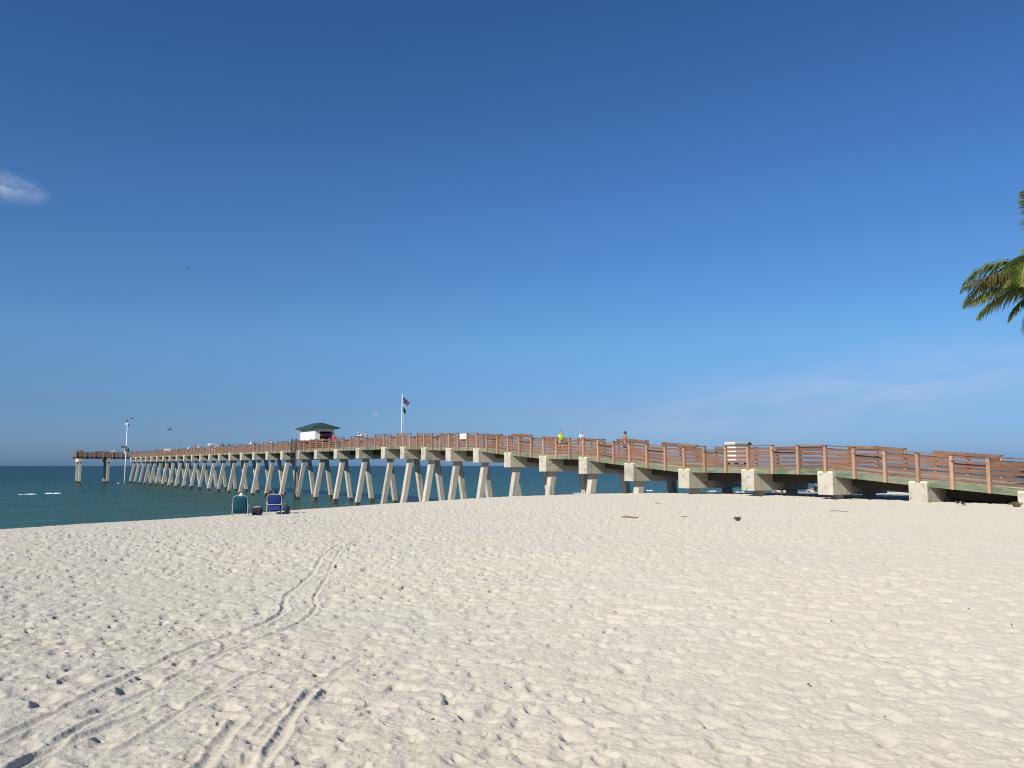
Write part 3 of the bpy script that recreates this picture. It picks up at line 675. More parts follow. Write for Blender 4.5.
def pose(kind):
    h = {}
    if kind in ('stand', 'lean', 'walk'):
        f = 0.28 if kind == 'lean' else 0.0; st = .22 if kind == 'walk' else 0.03
        h['pelvis'] = (0, 0, .95); h['waist'] = (0, .02 + f * .15, 1.10); h['chest'] = (0, .03 + f * .7, 1.30 - f * .1); h['neck'] = (0, .03 + f * 1.15, 1.47 - f * .28); h['head'] = (0, .06 + f * 1.45, 1.62 - f * .34)
        for sx, sd_ in ((-1, 1), (1, -1)):
            n_ = 'L' if sx < 0 else 'R'
            h['hip' + n_] = (.09 * sx, 0, .92); h['knee' + n_] = (.10 * sx, .03 + st * sd_ * .7, .50); h['ank' + n_] = (.10 * sx, -.03 + st * sd_, .09); h['toe' + n_] = (.12 * sx, .13 + st * sd_, .035)
            cx, cy, cz = h['chest']
            h['sho' + n_] = (.18 * sx, cy + .0, cz + .10)
            if kind == 'lean': h['elb' + n_] = (.25 * sx, cy + .14, cz - .14); h['wri' + n_] = (.15 * sx, cy + .36, cz - .16)
            elif kind == 'walk': h['elb' + n_] = (.25 * sx, cy - .02 - .12 * sd_, cz - .17); h['wri' + n_] = (.25 * sx, cy + .10 - .16 * sd_, cz - .38)
            else: h['elb' + n_] = (.25 * sx, cy + .02, cz - .17); h['wri' + n_] = (.21 * sx, cy + .20, cz - .24)
    else:   # sitting low, leaning back in a beach chair; facing +y, seat at z=.24
        h['pelvis'] = (0, 0, .33); h['waist'] = (0, -.07, .46); h['chest'] = (0, -.17, .66); h['neck'] = (0, -.22, .84); h['head'] = (0, -.21, 1.0)
        for sx in (-1, 1):
            n_ = 'L' if sx < 0 else 'R'
            h['hip' + n_] = (.09 * sx, .03, .32); h['knee' + n_] = (.12 * sx, .45, .46); h['ank' + n_] = (.12 * sx, .70, .10); h['toe' + n_] = (.13 * sx, .85, .06)
            h['sho' + n_] = (.18 * sx, -.18, .76); h['elb' + n_] = (.30 * sx, -.08, .52); h['wri' + n_] = (.24 * sx, .14, .50)
    return h
_cache = {}
def body_meshes(kind):
    if kind in _cache: return _cache[kind]
    h = pose(kind); V_ = {}; vs = []; rs = []; es = []
    def a(n_, r): V_[n_] = len(vs); vs.append(h[n_] if n_ in h else n_); rs.append(r)
    a('pelvis', .125); a('waist', .115); a('chest', .135); a('neck', .055)
    for s_ in 'LR':
        a('hip' + s_, .088); a('knee' + s_, .056); a('ank' + s_, .038); a('toe' + s_, .034); a('sho' + s_, .058); a('elb' + s_, .040); a('wri' + s_, .027)
        es += [(V_['pelvis'], V_['hip' + s_]), (V_['hip' + s_], V_['knee' + s_]), (V_['knee' + s_], V_['ank' + s_]), (V_['ank' + s_], V_['toe' + s_]), (V_['chest'], V_['sho' + s_]), (V_['sho' + s_], V_['elb' + s_]), (V_['elb' + s_], V_['wri' + s_])]
    es += [(V_['pelvis'], V_['waist']), (V_['waist'], V_['chest']), (V_['chest'], V_['neck'])]
    hd = Vector(h['head']); i = len(vs); vs.append(tuple(hd - Vector((0, .01, .06)))); rs.append(.05); es.append((V_['neck'], i))
    parts = [skin(vs, es, rs, 1)]
    m = MB(); m.ball(hd, (.077, .098, .115), 16, 12); m.ball(hd + Vector((0, .10, -.015)), (.014, .022, .024), 8, 6); m.ball(hd + Vector((0, .055, -.075)), (.045, .04, .035), 10, 6)
    for sx in (-1, 1):
        m.ball(hd + Vector((.08 * sx, -.005, -.01)), (.012, .024, .034), 8, 6); m.ball(hd + Vector((.03 * sx, .088, .012)), (.014, .012, .010), 8, 6)
    m.ball(hd + Vector((0, .092, -.052)), (.024, .012, .008), 8, 6)
    t_ = m.build('tmp', SKIN); parts.append(t_.data); bpy.data.objects.remove(t_)
    m = MB()
    for s_ in 'LR':    # hands: palm, four fingers and a thumb
        w_ = Vector(h['wri' + s_]); e_ = Vector(h['elb' + s_]); d = (w_ - e_).normalized(); sd_ = Vector((1 if s_ == 'R' else -1, 0, 0)); u_ = d.cross(sd_).normalized(); x_ = u_.cross(d).normalized()
        m.ball(w_ + d * .05, (.036, .036, .036), 8, 6); m.ball(w_ + d * .075, (.036, .032, .03), 8, 6)
        for q_, ln_ in ((-.03, .062), (-.01, .078), (.01, .074), (.03, .056)):
            b_ = w_ + d * .09 + x_ * q_; m.tube([b_, b_ + d * ln_ * .5 + u_ * .004, b_ + d * ln_ * .85 - u_ * .02, b_ + d * ln_ - u_ * .035], [.0095, .009, .0085, .007], 6)
        b_ = w_ + d * .035 - x_ * .03; m.tube([b_, b_ + d * .03 - x_ * .03, b_ + d * .06 - x_ * .035 - u_ * .01], [.013, .011, .009], 6)
    t_ = m.build('tmp', SKIN); parts.append(t_.data); bpy.data.objects.remove(t_)
    body = remesh(join(parts, 'body', SKIN), .0095)
    # shirt
    def lerp(a_, b_, t_): a_ = Vector(a_); b_ = Vector(b_); return tuple(a_ + (b_ - a_) * t_)
    vs = [lerp(h['pelvis'], h['waist'], .1), h['waist'], h['chest'], lerp(h['chest'], h['neck'], .72)]; rs = [.142, .138, .156, .066]; es = [(0, 1), (1, 2), (2, 3)]
    for s_ in 'LR':
        b_ = len(vs); vs += [h['sho' + s_], lerp(h['sho' + s_], h['elb' + s_], .8)]; rs += [.072, .062]; es += [(2, b_), (b_, b_ + 1)]
    shirt = skin(vs, es, rs, 2)
    vs = [lerp(h['pelvis'], h['waist'], .25), h['pelvis']]; rs = [.135, .148]; es = [(0, 1)]
    for s_ in 'LR':
        b_ = len(vs); vs += [h['hip' + s_], lerp(h['hip' + s_], h['knee' + s_], .85)]; rs += [.105, .085]; es += [(1, b_), (b_, b_ + 1)]
    shorts = skin(vs, es, rs, 2)
    m = MB(); m.ball(hd + Vector((0, -.018, .028)), (.086, .098, .10), 16, 10, noise=.015); t_ = m.build('tmp', SKIN); hair = t_.data; bpy.data.objects.remove(t_)
    m = MB(); m.ball(hd + Vector((0, -.005, .055)), (.093, .108, .075), 16, 10); m.ball(hd + Vector((0, .11, .05)), (.07, .085, .012), 14, 6); t_ = m.build('tmp', SKIN); hat = t_.data; bpy.data.objects.remove(t_)
    _cache[kind] = (body, shirt, shorts, hair, hat, h); return _cache[kind]
_cloth = {}
def cloth(c_):
    c_ = tuple(c_)
    if c_ not in _cloth: _cloth[c_] = mat('cloth', c_, .85, var=.12, vscale=6, bump=.3, bscale=30)
    return _cloth[c_]
def person(loc, face, kind, shirt, shorts, hair, label, group=None, hat=None, skinm=None, scale=1.0):
    b = body_meshes(kind); root = empty('person', loc, face); root.scale = (scale,) * 3
    def add(n_, me, m_):
        me = me.copy(); me.materials.clear(); me.materials.append(m_); o = bpy.data.objects.new(n_, me); col.objects.link(o); o.parent = root
        me.polygons.foreach_set('use_smooth', [True] * len(me.polygons)); return o
    add('body', b[0], skinm or SKIN)
    if shirt: add('shirt', b[1], cloth(shirt))
    add('shorts', b[2], cloth(shorts))
    if hat: add('cap', b[4], cloth(hat))
    add('hair', b[3], cloth(hair))
    if hat: root.children[-1].scale = (.985,) * 3
    return tag(root, label, 'person', group)
def on_deck(px, n): s_ = stand_on_deck(px, n); return PP(s_, n, deck(s_))
G_ = 'people on the pier'
def dirang(vx, vy): return math.atan2(vy, vx) - math.pi / 2      # rotation that turns local +y to (vx,vy)
SEA = dirang(U.x, U.y); LAND = dirang(-U.x, -U.y); NEARS = dirang(-V.x, -V.y); FARS = dirang(V.x, V.y)
person(on_deck(561, 2.3), LAND, 'walk', (.62, .80, .06), (.55, .5, .45), (.10, .08, .07), 'person in a yellow-green shirt walking on the pier deck', G_)
person(on_deck(582.5, 2.6), SEA, 'walk', (.62, .62, .66), (.62, .52, .42), (.35, .33, .32), 'person in a pale grey shirt walking on the pier deck', G_, hat=(.30, .30, .32))
person(on_deck(625, 1.9), dirang(.9, .3), 'walk', None, (.02, .02, .025), (.03, .025, .02), 'bare-chested man in black shorts with dark hair on the pier', G_, skinm=SKIN2, scale=1.03)
person(on_deck(361, 1.0), dirang(-U.x * .4 - V.x, -U.y * .4 - V.y), 'lean', (.72, .70, .68), (.2, .2, .25), (.1, .08, .06), 'person in a white shirt and white cap leaning on the pier railing', G_, hat=(.8, .8, .8))
person(on_deck(365.5, 1.6), NEARS, 'stand', (.30, .33, .42), (.05, .05, .07), (.02, .02, .02), 'dark-haired person in a blue-grey shirt beside the leaning white-capped one', G_)
person(on_deck(333.5, .8), dirang(U.x, U.y), 'stand', (.62, .10, .09), (.25, .25, .22), (.03, .03, .03), 'person in a red shirt at the window of the white hut', G_)
spec = [  # px, n, shirt, hat, label
    (272.6, 2.3, (.78, .78, .78), None, 'person in a bright white shirt left of the fender piles on the pier'),
    (254.0, 3.6, (.05, .05, .08), None, 'person in a black shirt two heads left of the white-shirted one'),
    (250.0, 2.0, (.75, .75, .72), (.8, .8, .8), 'person with a white hat beside the black-shirted one on the pier'),
    (229.2, 2.6, (.03, .05, .10), None, 'person in a dark navy shirt standing right of the white shade frame'),
    (222.0, 1.0, (.06, .04, .05), None, 'person in a dark brown shirt just right of the white-shirted one by the shade frame'),
    (216.4, 3.0, (.72, .60, .58), (.8, .8, .78), 'person in a pale pink shirt and white cap beside the shade frame'),
    (212.2, 4.0, (.10, .10, .16), None, 'dark-haired person standing behind the white shade frame'),
    (198.0, 2.4, (.78, .74, .72), (.82, .8, .78), 'person with a white cap right of the red-shirted angler'),
    (193.8, 1.2, (.40, .06, .05), None, 'person in a dark red shirt fishing near the pier end'),
    (187.0, 2.2, (.70, .72, .74), (.82, .82, .82), 'person with a white hat left of the red-shirted angler'),
    (177.5, 2.0, (.6, .58, .55), (.8, .75, .7), 'person in a beige shirt and pale hat by the far railing'),
    (170.0, 3.0, (.05, .06, .12), None, 'person in a dark blue shirt near the second row of gulls'),
    (157.0, 2.2, (.12, .10, .10), None, 'person in a charcoal shirt among the farthest anglers'),
    (137.3, 1.6, (.55, .06, .09), (.8, .8, .82), 'person in a red shirt close to the light pole'),
    (135.6, 2.8, (.03, .03, .05), None, 'person in a black shirt behind the red-shirted one near the light pole'),
    (131.2, 1.4, (.03, .06, .07), None, 'person in dark clothes right beside the light pole'),
]
for i, (px, n_, shc, ht, lb) in enumerate(spec):
    person(on_deck(px, n_), random.uniform(-3, 3), 'stand' if i % 3 else 'lean', shc, (.08, .08, .12) if i % 2 else (.3, .28, .22), (.04, .03, .03), lb, G_, hat=ht)
for n_, lb in ((-10.5, 'person in dark clothes at the outer corner of the end platform'),):
    person(PP(S_END + 1.2, n_, zT), LAND, 'stand', (.16, .06, .06), (.1, .1, .1), (.03, .03, .03), lb, G_)
# white shade frame px 207.5..213.7
s = stand_on_deck(210.6, 1.3); q = PP(s, 1.3, deck(s)); fr = empty('shade_frame', q, PANG); tag(fr, 'low white shade frame standing on the pier deck', 'shade frame')
m = MB(); m.box(0, 0, 1.62, 1.6, .9, .16); m.build('top', M_white, fr, bevel=.03)
for a, b in ((-.7, -.36), (.7, -.36), (-.7, .36), (.7, .36)):
    m = MB(); m.box(a, b, .77, .09, .09, 1.54); m.build('leg', M_white, fr)
for px, nn_, lab in ((203.4, .7, 'white bucket on the deck left of the shade frame'), (167.5, .8, 'white cooler box on the railing side near the gulls'), (121.6, .9, 'small white bucket left of the light pole')):
    s = stand_on_deck(px, nn_); q = PP(s, nn_, deck(s) + (.0 if px > 200 else .0))
    if px < 125: q = PP(S_END + 1.0, -1.0, zT)
    b_ = empty('bucket' if px != 167.5 else 'cooler_box', q); tag(b_, lab, 'bucket' if px != 167.5 else 'cooler')
    if px == 167.5:
        m = MB(); m.box(0, 0, 1.02, 1.5, .5, .42); m.build('body', M_white, b_, bevel=.04); m = MB(); m.box(0, 0, 1.27, 1.56, .54, .07); m.build('lid', M_white, b_, bevel=.02)
        m = MB(); m.box(0, 0, .4, 1.3, .45, .8); m.build('bench', M_wood, b_)
    else:
        zz = .35 if px > 200 else 1.0
        m = MB(); m.tube([(0, 0, 0 if px > 200 else .8), (0, 0, zz + (.55 if px > 200 else .45))], [.22, .28], 16); m.build('body', M_white, b_, smooth=False)
        m = MB(); m.tube([(-.28, 0, zz + .4), (-.15, 0, zz + .66), (.15, 0, zz + .66), (.28, 0, zz + .4)], .012, 6); m.build('handle', M_metal, b_)
# ------------------------------------------------------------------ beach chairs and sitters
M_frame = mat('white_tube', (.50, .50, .49), .35, var=.05)
def beach_chair(loc, rz, fab, back_pts, label, pocket=False, hgt=.80):
    """low folding chair, sitter faces local +y, we look at its back"""
    root = empty('beach_chair', loc, rz); root.scale = (1.1,) * 3; tag(root, label, 'beach chair', 'low beach chairs at the sand edge')
    def bp(x, t_, off=0.0):     # point on the backrest: t_ 0 bottom .. 1 top
        return Vector((x, -.20 - .20 * t_ + off, .17 + (hgt - .17) * t_))
    hwid = .285; m = MB(); nx, nt_ = 8, 12; vs = []; fs = []
    for i in range(nx + 1):
        for j in range(nt_ + 1):
            a = i / nx * 2 - 1; b = j / nt_; lim = hwid * (1 - .22 * max(0, (b - .8) / .2) ** 2)
            p_ = bp(a * lim, b); p_.y -= .05 * (1 - a * a) * (1 - abs(2 * b - 1) ** 3); vs.append(p_)
    for i in range(nx):
        for j in range(nt_): fs.append((i * (nt_ + 1) + j, (i + 1) * (nt_ + 1) + j, (i + 1) * (nt_ + 1) + j + 1, i * (nt_ + 1) + j + 1))
    m.add(vs, fs); o = m.build('backrest', fab, root, smooth=True); o.modifiers.new('s', 'SOLIDIFY').thickness = .012
    m = MB(); vs = []; fs = []
    for i in range(7):
        for j in range(7):
            a = i / 6 * 2 - 1; b = j / 6; vs.append((a * hwid, -.20 + .48 * b, .17 + .04 * b - .05 * (1 - a * a) * math.sin(math.pi * b)))
    for i in range(6):
        for j in range(6): fs.append((i * 7 + j, (i + 1) * 7 + j, (i + 1) * 7 + j + 1, i * 7 + j + 1))
    m.add(vs, fs); o = m.build('seat', fab, root, smooth=True); o.modifiers.new('s', 'SOLIDIFY').thickness = .012
    fw = hwid - .005
    m = MB(); m.tube([bp(-fw, 0), bp(-fw, .5), bp(-fw, .85), bp(-fw * .8, 1.0), bp(-fw * .5, 1.03), bp(fw * .5, 1.03), bp(fw * .8, 1.0), bp(fw, .85), bp(fw, .5), bp(fw, 0)], .010, 8); m.build('back_frame', M_frame, root, smooth=True)
    m = MB(); m.tube([(-fw, -.2, .17), (-fw, .30, .22), (fw, .30, .22), (fw, -.2, .17)], .010, 8); m.build('seat_frame', M_frame, root, smooth=True)
    for sx in (-1, 1):
        x = sx * (fw + .015)
        m = MB(); m.tube([(x, -.42, -.02), (x, -.30, .20), (x, -.26, .44)], .010, 8); m.build('leg', M_frame, root, smooth=True)
        m = MB(); m.tube([(x, .32, -.02), (x, .22, .22), (x, .18, .43)], .010, 8); m.build('leg', M_frame, root, smooth=True)
        m = MB(); m.box(sx * (fw + .03), -.05, .45, .05, .52, .022); m.build('armrest', M_frame, root, bevel=.008)
    m = MB(); m.tube([(-fw - .015, -.42, .0), (fw + .015, -.42, .0)], .010, 8); m.build('crossbar', M_frame, root, smooth=True)
    if pocket:
        m = MB(); m.tube([bp(-fw - .01, .62, -.03), bp(-fw * .92, .40, -.06), bp(-fw * .8, .37, -.075), bp(fw * .8, .37, -.075), bp(fw * .92, .40, -.06), bp(fw + .01, .62, -.03)], .012, 8); m.build('carry_bar', M_frame, root, smooth=True)
        m = MB(); m.box(0, 0, 0, .44, .05, .22, Matrix.Translation(bp(0, .18, -.05)) @ Matrix.Rotation(R(-15), 4, 'X')); m.build('pocket', flat('blue_pocket', (.01, .03, .16)), root, bevel=.015)
    return root
M_teal = mat('teal_fabric', (.004, .06, .09), .8, var=.25, vscale=14, stretch=(3, 1, .5), bump=.4); M_blue = mat('blue_fabric', (.008, .024, .13), .8, var=.25, vscale=8, bump=.4)
pc = on_sand(240.5, 516.5); sea_face = dirang(-.25, 1)
k_ = pc.y
beach_chair(pc, sea_face, M_teal, None, 'teal beach chair with white frame, its sitter with pale hair', hgt=.82)
person(pc + Vector((.02, .0, .0)), sea_face, 'sit', (.10, .22, .24), (.1, .1, .15), (.75, .72, .68), 'person with pale hair sitting in the teal beach chair, seen from behind', 'people sitting at the sand edge', scale=.93)
pb = on_sand(275.5, 514.5)
beach_chair(pb, dirang(-.12, 1), M_blue, None, 'royal blue beach chair with white carry bar on its back', pocket=True, hgt=.80)
person(pb, dirang(-.12, 1), 'sit', (.02, .03, .10), (.05, .05, .1), (.02, .018, .018), 'dark-haired person sitting in the blue beach chair, seen from behind', 'people sitting at the sand edge', hat=(.02, .025, .06), scale=.96)
# bag between the chairs
pg = on_sand(257, 515.2); bag = empty('cooler_bag', pg, .12); tag(bag, 'dark purple-black cooler bag between the two beach chairs', 'bag')
m = MB(); m.box(0, 0, .17, .46, .3, .32); m.build('body', flat('dark_bag', (.018, .014, .04)), bag, bevel=.07)
m = MB(); m.tube([(-.17, -.06, .33), (-.1, -.07, .37), (.1, -.07, .38), (.2, -.06, .35)], .02, 8); m.build('handle', M_frame, bag, smooth=True)
m = MB(); m.box(.02, .02, .345, .36, .22, .03); m.build('lid', flat('bag_lid', (.05, .045, .09)), bag, bevel=.01)
pt = on_sand(290.5, 513.5); m = MB()
for i in range(9):
    m.box(-.5 + i * .13, random.uniform(-.04, .04), .02, .15, .42, .05 + random.uniform(0, .03), Matrix.Rotation(R(random.uniform(-3, 3)), 4, 'Z'))
o = m.build('beach_towel', flat('pale_towel', (.42, .41, .40)), None, bevel=.02, loc=pt); tag(o, 'pale grey towel lying on the sand right of the blue chair', 'towel')
pq = on_sand(287.2, 514.0); bg_ = empty('tote_bag', pq, .2); tag(bg_, 'small dark bag standing close to the right side of the blue beach chair', 'bag')
m = MB(); m.box(0, 0, .17, .20, .26, .34); m.build('body', flat('black_bag', (.012, .012, .03)), bg_, bevel=.05)
m = MB(); m.tube([(0, -.09, .33), (0, -.05, .44), (0, .05, .44), (0, .09, .33)], .012, 6); m.build('handle', M_inside, bg_, smooth=True)
# people beyond the pier, seen below the deck
for px, lb, shc in ((786, 'person in a pink shirt sitting on the sand beyond the pier', (.6, .35, .33)), (780.5, 'person in a dark shirt sitting on the sand beyond the pier', (.05, .05, .09)), (814, 'person in a black shirt sitting beyond the pier, rightmost of the three', (.03, .03, .04))):
    d = px_dir(px, 495); y_ = 64; q = Vector((d.x / d.y * y_, y_, 0)); q.z = gz(q.x, q.y) 
    person(q, dirang(-.7, .7), 'sit', shc, (.5, .42, .40), (.05, .04, .03), lb, 'people beyond the pier', scale=1.0)
# ------------------------------------------------------------------ gulls
M_gull = mat('gull_feathers', (.10, .10, .11), .8, var=.1); M_gw = mat('gull_white', (.78, .78, .76), .8, var=.05)
def gull(loc, rz, roll, flying, label, group, sc_=1.0, m_=None):
    root = empty('gull', loc, rz); root.rotation_euler = (0, roll, rz); root.scale = (sc_,) * 3
    m = MB(); m.tube([(0, -.25, .0), (0, -.18, .01), (0, -.05, .0), (0, .08, 0), (0, .16, .025), (0, .21, .03), (0, .235, .028), (0, .275, .018)], [.015, .035, .062, .058, .036, .034, .022, .006], 10); m.build('body', m_ or (M_gull if flying else M_gw), root, smooth=True)
    for sx in (-1, 1):
        if flying:
            pr = [(.03, .07, .0), (.22, .13, .12), (.42, .07, .10), (.62, -.04, .04)]; ch = [.14, .15, .11, .02]
        else:
            pr = [(.05, .06, .02), (.065, -.02, .03), (.06, -.12, .03), (.03, -.26, .02)]; ch = [.05, .08, .07, .02]
        vs = []; fs = []
        for (x, y, z), c_ in zip(pr, ch):
            if flying: vs += [(x * sx, y, z), (x * sx, y - c_, z - .012), (x * sx, y - c_ * .4, z + .014)]
            else: vs += [(x * sx, y, z + c_ / 2), (x * sx, y, z - c_ / 2), (x * sx * 1.2, y, z)]
        for i in range(3):
            b_ = i * 3; fs += [(b_, b_ + 2, b_ + 5, b_ + 3), (b_ + 2, b_ + 1, b_ + 4, b_ + 5), (b_ + 1, b_, b_ + 3, b_ + 4)]
        m = MB(); m.add(vs, fs + [(0, 1, 2), (9, 10, 11)]); m.build('wing', M_gull, root)
    return tag(root, label, 'gull', group)
gull(at(123.9, 418.2, 190), .4, .3, True, 'gull in flight left above the top of the light pole', 'gulls in flight', 1.5)
gull(at(127.3, 420.6, 191), 1.8, -.2, True, 'gull in flight just above the lamp of the light pole', 'gulls in flight', 1.5)
gull(at(131.9, 418.4, 188), -.6, .2, True, 'gull in flight right of the light pole top', 'gulls in flight', 1.5)
gull(at(168.6, 426.2, 160), .3, .3, True, 'upper gull of the pair in flight over the far pier', 'gulls in flight', 1.2)
gull(at(169.8, 429.3, 158), -.8, -.3, True, 'lower gull of the pair in flight over the far pier', 'gulls in flight', 1.5)
gull(at(187, 268.3, 70), 1.1, .5, True, 'lone gull high in the blue sky', 'gulls in flight', .6)
q = at(119, 482.8, 188); gull(Vector((q.x, q.y, .10)), 1.2, 0, False, 'white gull floating on the water in front of the end platform', None, 2.0)
# ------------------------------------------------------------------ driftwood and weed on the sand
M_drift = mat('driftwood', (.22, .15, .085), .9, var=.4, vscale=10, bump=.6); M_weed = mat('dry_weed', (.07, .058, .045), .95, var=.4, vscale=12)
def stick(px, py, length, ang, r, label, m_=M_drift, wob=.2, name='driftwood_stick'):
    c0 = on_sand(px, py); pts = []; n_ = 9
    for i in range(n_ + 1):
        t_ = i / n_ - .5; pts.append((math.cos(ang) * t_ * length, math.sin(ang) * t_ * length + wob * .6 * length * math.sin(i * .7), r * .9 + .02 * length * math.sin(i * .6)))
    m = MB(); m.tube(pts, [r * (0.4 + .6 * math.sin(math.pi * min(1, (i + 1) / (n_ + 1)))) * random.uniform(.85, 1.15) for i in range(n_ + 1)], 7)
    o = m.build(name, m_, None, smooth=True, loc=c0); return tag(o, label, 'driftwood')
stick(630, 518, .52, -.25, .032, 'bent brown driftwood stick on the open sand before the pier')
stick(685, 517, .30, -.2, .012, 'short thin pale stick right of the brown driftwood stick')
stick(658, 503.6, .22, .1, .016, 'small dark stick close to the crest of the beach')
stick(839, 511.5, .62, .02, .012, 'thin flat stick on the sand left below the pier blocks', wob=.2)
stick(853, 499.5, .5, 0, .014, 'long thin dark stick at the foot of the pier block', wob=.2)
stick(516, 664, .10, .1, .005, 'short dark twig on the sand in the middle of the beach', wob=.1)
def clump(px, py, w_, h_, n_, label, m_, name='seaweed_clump', cat='seaweed'):
    c0 = on_sand(px, py); m = MB()
    for i in range(n_):
        a = random.uniform(0, 6.28); r = random.uniform(0, w_ / 2); x0, y0 = math.cos(a) * r * .4, math.sin(a) * r * .3
        pts = [(x0, y0, 0), (x0 + math.cos(a) * r * .5, y0 + math.sin(a) * r * .4, h_ * random.uniform(.5, 1)), (x0 + math.cos(a) * r, y0 + math.sin(a) * r * .7, h_ * random.uniform(.1, .7))]
        m.tube(pts, [.008, .009, .004], 5)
    m.ball((0, 0, h_ * .25), (w_ * .28, w_ * .2, h_ * .35), 10, 6, noise=.15)
    o = m.build(name, m_, None, loc=c0); return tag(o, label, cat)
clump(738, 520.5, .24, .12, 26, 'small dark seaweed clump on the smooth sand', M_weed)
clump(1017, 506.5, .55, .20, 60, 'low tuft of dry brown weed before the last pier block', mat('dry_grass', (.12, .105, .06), .95, var=.4), 'dry_weed_tuft', 'weed')
# dark twisted piece near px 962,503
c0 = on_sand(962, 505.5); m = MB()
m.tube([(-.24, .0, .20), (-.19, 0, .09), (-.10, 0, .13), (-.04, 0, .17), (0, 0, .10), (.05, 0, .07), (.13, 0, .05)], [.02, .035, .03, .035, .04, .05, .03], 7)
m.tube([(.02, 0, .12), (.07, -.03, .02), (.17, -.04, -.02)], [.03, .035, .015], 7)
o = m.build('driftwood_knot', mat('dark_drift', (.05, .045, .04), .9, var=.5, vscale=10, col2=(.35, .33, .3), c2scale=5, c2lo=.55, c2hi=.6), None, smooth=True, loc=c0); tag(o, 'dark twisted knot of driftwood lying by the shadow under the pier', 'driftwood')
# tiny bits of weed
FRAG = ['tiny dark weed fragment in the middle foreground, above the lowest pair', 'tiny dark weed fragment nearest the bottom edge, right of the wheel tracks', 'tiny dark weed fragment far right, second from the right edge',
        'tiny dark weed fragment on smooth sand right of centre, level with the far right one', 'tiny dark weed fragment just right of the wheel tracks bend', 'tiny dark weed fragment below and left of the group on the smooth right sand',
        'tiny dark weed fragment lowest on the smooth right sand', 'tiny dark weed fragment above and left of the lowest right one', 'tiny dark weed fragment in the centre of the beach',
        'tiny dark weed fragment between the wheel ruts at left', 'tiny dark weed fragment highest up the beach, below the seaweed clump', 'tiny dark weed fragment closest to the right edge of the sand']
for i, (px, py) in enumerate([(505, 687), (433, 722.5), (969, 611), (886, 607), (374, 679), (832, 623), (885, 721), (809, 688), (660, 652), (101, 701), (730, 566), (1012, 627)]):
    c0 = on_sand(px, py); r = .006 + .004 * random.random(); m = MB(); m.tube([(-r * 1.6, 0, .006), (-r * .4, r * .5, .014), (r * .5, 0, .012), (r * 1.8, r * .3, .005)], [r * .3, r * .6, r * .6, r * .25], 6)
    o = m.build('weed_fragment', M_weed, None, loc=c0 + Vector((0, 0, .01))); o.rotation_euler = (0, 0, random.uniform(0, 3)); tag(o, FRAG[i], 'weed', 'tiny weed fragments on the sand')
# ------------------------------------------------------------------ moon
mm = bpy.data.materials.new('pale_moon'); mm.use_nodes = True; t = mm.node_tree; p = t.nodes['Principled BSDF']; p.inputs['Roughness'].default_value = 1; p.inputs['Specular IOR Level'].default_value = 0
n = N(t, 'ShaderNodeTexNoise', ins={'Scale': 1.6, 'Detail': 3}); tcm = N(t, 'ShaderNodeTexCoord'); L(t, tcm.outputs['Generated'], n.inputs['Vector'])
tr = N(t, 'ShaderNodeBsdfTransparent'); mx = N(t, 'ShaderNodeMixShader'); L(t, math_(t, 'MULTIPLY_ADD', n.outputs[0], .10, .04, clamp=True), mx.inputs[0])
p.inputs['Base Color'].default_value = (.5, .5, .5, 1); L(t, tr.outputs[0], mx.inputs[1]); L(t, p.outputs[0], mx.inputs[2]); L(t, mx.outputs[0], t.nodes['Material Output'].inputs[0])
q = at(376.5, 414.6, 15000); m = MB(); m.ball((0, 0, 0), 72, 32, 24); o = m.build('moon', mm, None, smooth=True, loc=q); o.visible_shadow = True
tag(o, 'faint daytime moon low above the pier left of the flagpole', 'moon')
# ------------------------------------------------------------------ coconut palm
M_leafA = mat('palm_leaf', (.125, .175, .034), .5, var=.35, vscale=3, trans=.35, rnd=.25, col2=(.25, .25, .06), c2scale=1.5, spec=.5)
M_leafB = mat('palm_leaf_dry', (.15, .11, .05), .7, var=.35, vscale=3, trans=.25, rnd=.2, col2=(.09, .10, .04), c2scale=1.2, c2lo=.35, c2hi=.6)
M_trunk = mat('palm_trunk', (.26, .22, .17), .9, var=.3, vscale=5, stretch=(1, 1, 4), bump=.8); M_nut = mat('coconut', (.20, .17, .05), .6, var=.3)
PY = 26.0; crown = at(1067, 282, PY); base = Vector((crown.x + 1.3, crown.y + .5, 0)); base.z = gz(base.x, base.y)
palm = empty('coconut_palm', base); tag(palm, 'coconut palm reaching into the sky at the right edge, feathery fronds drooping', 'palm tree')
ctr = crown - base
m = MB(); pts = [Vector((0, 0, -.3)).lerp(ctr, 0) if i == 0 else Vector((ctr.x * (i / 14) ** 1.5, ctr.y * (i / 14) ** 1.5, ctr.z * i / 14)) for i in range(15)]
m.tube(pts, [.27 - .012 * i + (.012 if i % 2 else 0) for i in range(15)], 12); m.build('trunk', M_trunk, palm, smooth=True)
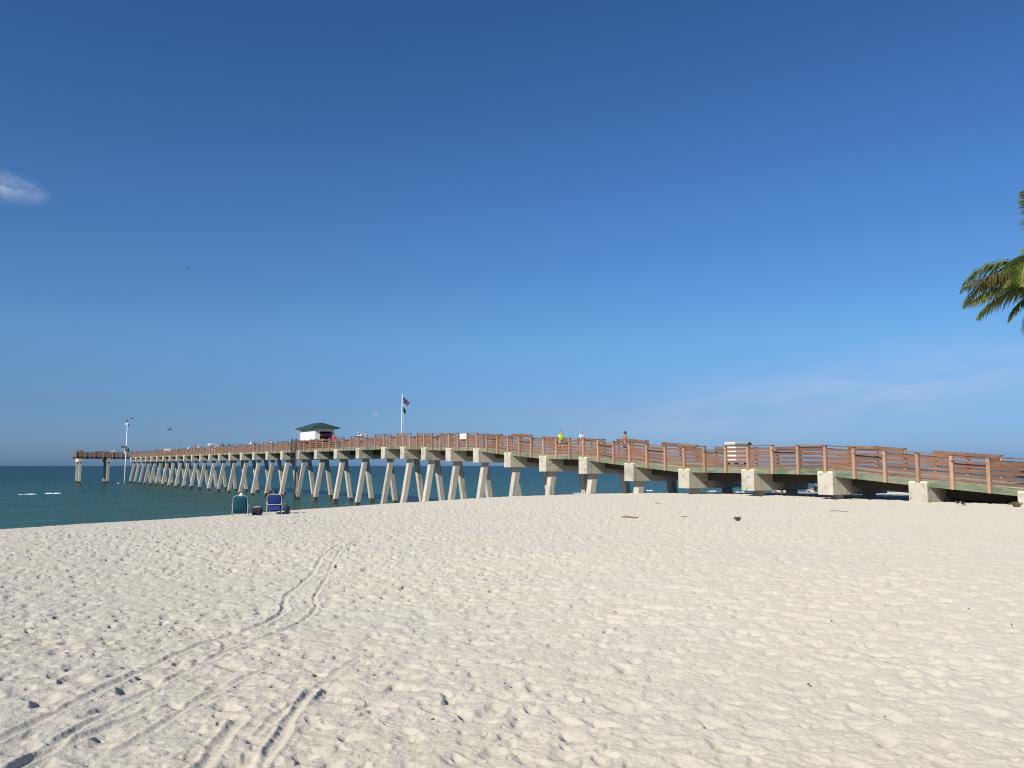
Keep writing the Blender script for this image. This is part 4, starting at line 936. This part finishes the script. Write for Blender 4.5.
def frond(az_, el0, length, bend, mleaf, droop_leaf=.5, seed=0, twist=0.0):
    rr = random.Random(seed); n_ = 34; pts = []; p_ = Vector(ctr); hd = Vector((math.sin(az_), math.cos(az_), 0)); e_ = el0; stp = length / n_
    for i in range(n_ + 1):
        pts.append(p_.copy()); p_ = p_ + (hd * math.cos(e_) + Vector((0, 0, math.sin(e_)))) * stp; e_ -= bend / n_ * (0.5 + 1.2 * i / n_)
    m = MB(); m.tube(pts, [.035 * (1 - i / n_) + .006 for i in range(n_ + 1)], 6); m.mi = 1
    side = hd.cross(Vector((0, 0, 1))).normalized()
    for i in range(4, n_ + 1):
        for sub in (0, .25, .5, .75):
            f = (i + sub - .5) / n_
            if f > 1: continue
            a_ = pts[min(i, n_)]; b_ = pts[min(i, n_) - 1]; o_ = b_.lerp(a_, sub + .25); tan = (a_ - b_).normalized(); up = side.cross(tan).normalized()
            Lf = (1.22 * math.sin(math.pi * min(1, f * .86 + .14)) ** .7 + .05) * (length / 4.2)
            for sx in (-1, 1):
                l = Lf * rr.uniform(.8, 1.12); d0 = (side * sx * .85 + tan * rr.uniform(.45, .75) + up * rr.uniform(-.05, .35)).normalized()
                q0 = o_.copy(); w0 = .021; prev = []
                d_ = d0; vs = []
                for j in range(5):
                    wj = [w0 * .7, w0, w0 * .85, w0 * .5, .002][j]; wv = d_.cross(up)
                    if wv.length < .1: wv = tan.copy()
                    wv = (tan * .8 + up * .2).normalized() * wj
                    vs += [q0 - wv, q0 + wv]
                    d_ = (d_ + Vector((0, 0, -1)) * droop_leaf * rr.uniform(.5, 1.0) * (.30 + .25 * j)).normalized(); q0 = q0 + d_ * l / 4
                m.add(vs, [(0, 1, 3, 2), (2, 3, 5, 4), (4, 5, 7, 6), (6, 7, 9, 8)])
    me = bpy.data.meshes.new('frond'); me.from_pydata([tuple(v) for v in m.v], [], m.f); me.materials.append(mat_rachis); me.materials.append(mleaf); me.polygons.foreach_set('material_index', m.m)
    o = bpy.data.objects.new('frond', me); col.objects.link(o); o.parent = palm; return o
mat_rachis = mat('palm_rachis', (.26, .24, .08), .6, var=.15)
LEFT = -math.pi / 2
fr_spec = [ # az (from +y, clockwise), elevation, length, bend, leaf, droop
    (LEFT - .05, R(16), 3.6, R(46), M_leafB, .65), (LEFT + .10, R(8), 3.3, R(50), M_leafA, .8), (LEFT - .55, R(42), 3.8, R(125), M_leafA, .6), (LEFT + .45, R(45), 3.7, R(110), M_leafA, .5),
    (LEFT + .05, R(35), 3.1, R(95), M_leafA, .6), (LEFT - .25, R(24), 2.9, R(75), M_leafA, .7), (LEFT + .8, R(30), 3.6, R(90), M_leafA, .6), (LEFT - .9, R(25), 3.6, R(80), M_leafA, .6),
    (LEFT - .1, R(-28), 2.5, R(50), M_leafB, .8), (LEFT + .3, R(-10), 2.3, R(60), M_leafA, .8), (LEFT, R(72), 3.4, R(12), M_leafA, .3), (LEFT + .6, R(5), 3.0, R(60), M_leafA, .7)]
for i, a in enumerate(fr_spec): frond(*a, seed=i)
for i in range(15):
    frond(random.uniform(.15, 2.9), R(random.uniform(-15, 70)), random.uniform(3.3, 4.1), R(random.uniform(50, 80)), M_leafA if i % 4 else M_leafB, .5, seed=40 + i)
for i in range(6):
    m = MB(); a = i * 1.05; m.ball(ctr + Vector((math.cos(a) * .25, math.sin(a) * .25, -.25)), (.12, .12, .15), 10, 8); m.build('coconut', M_nut, palm, smooth=True)
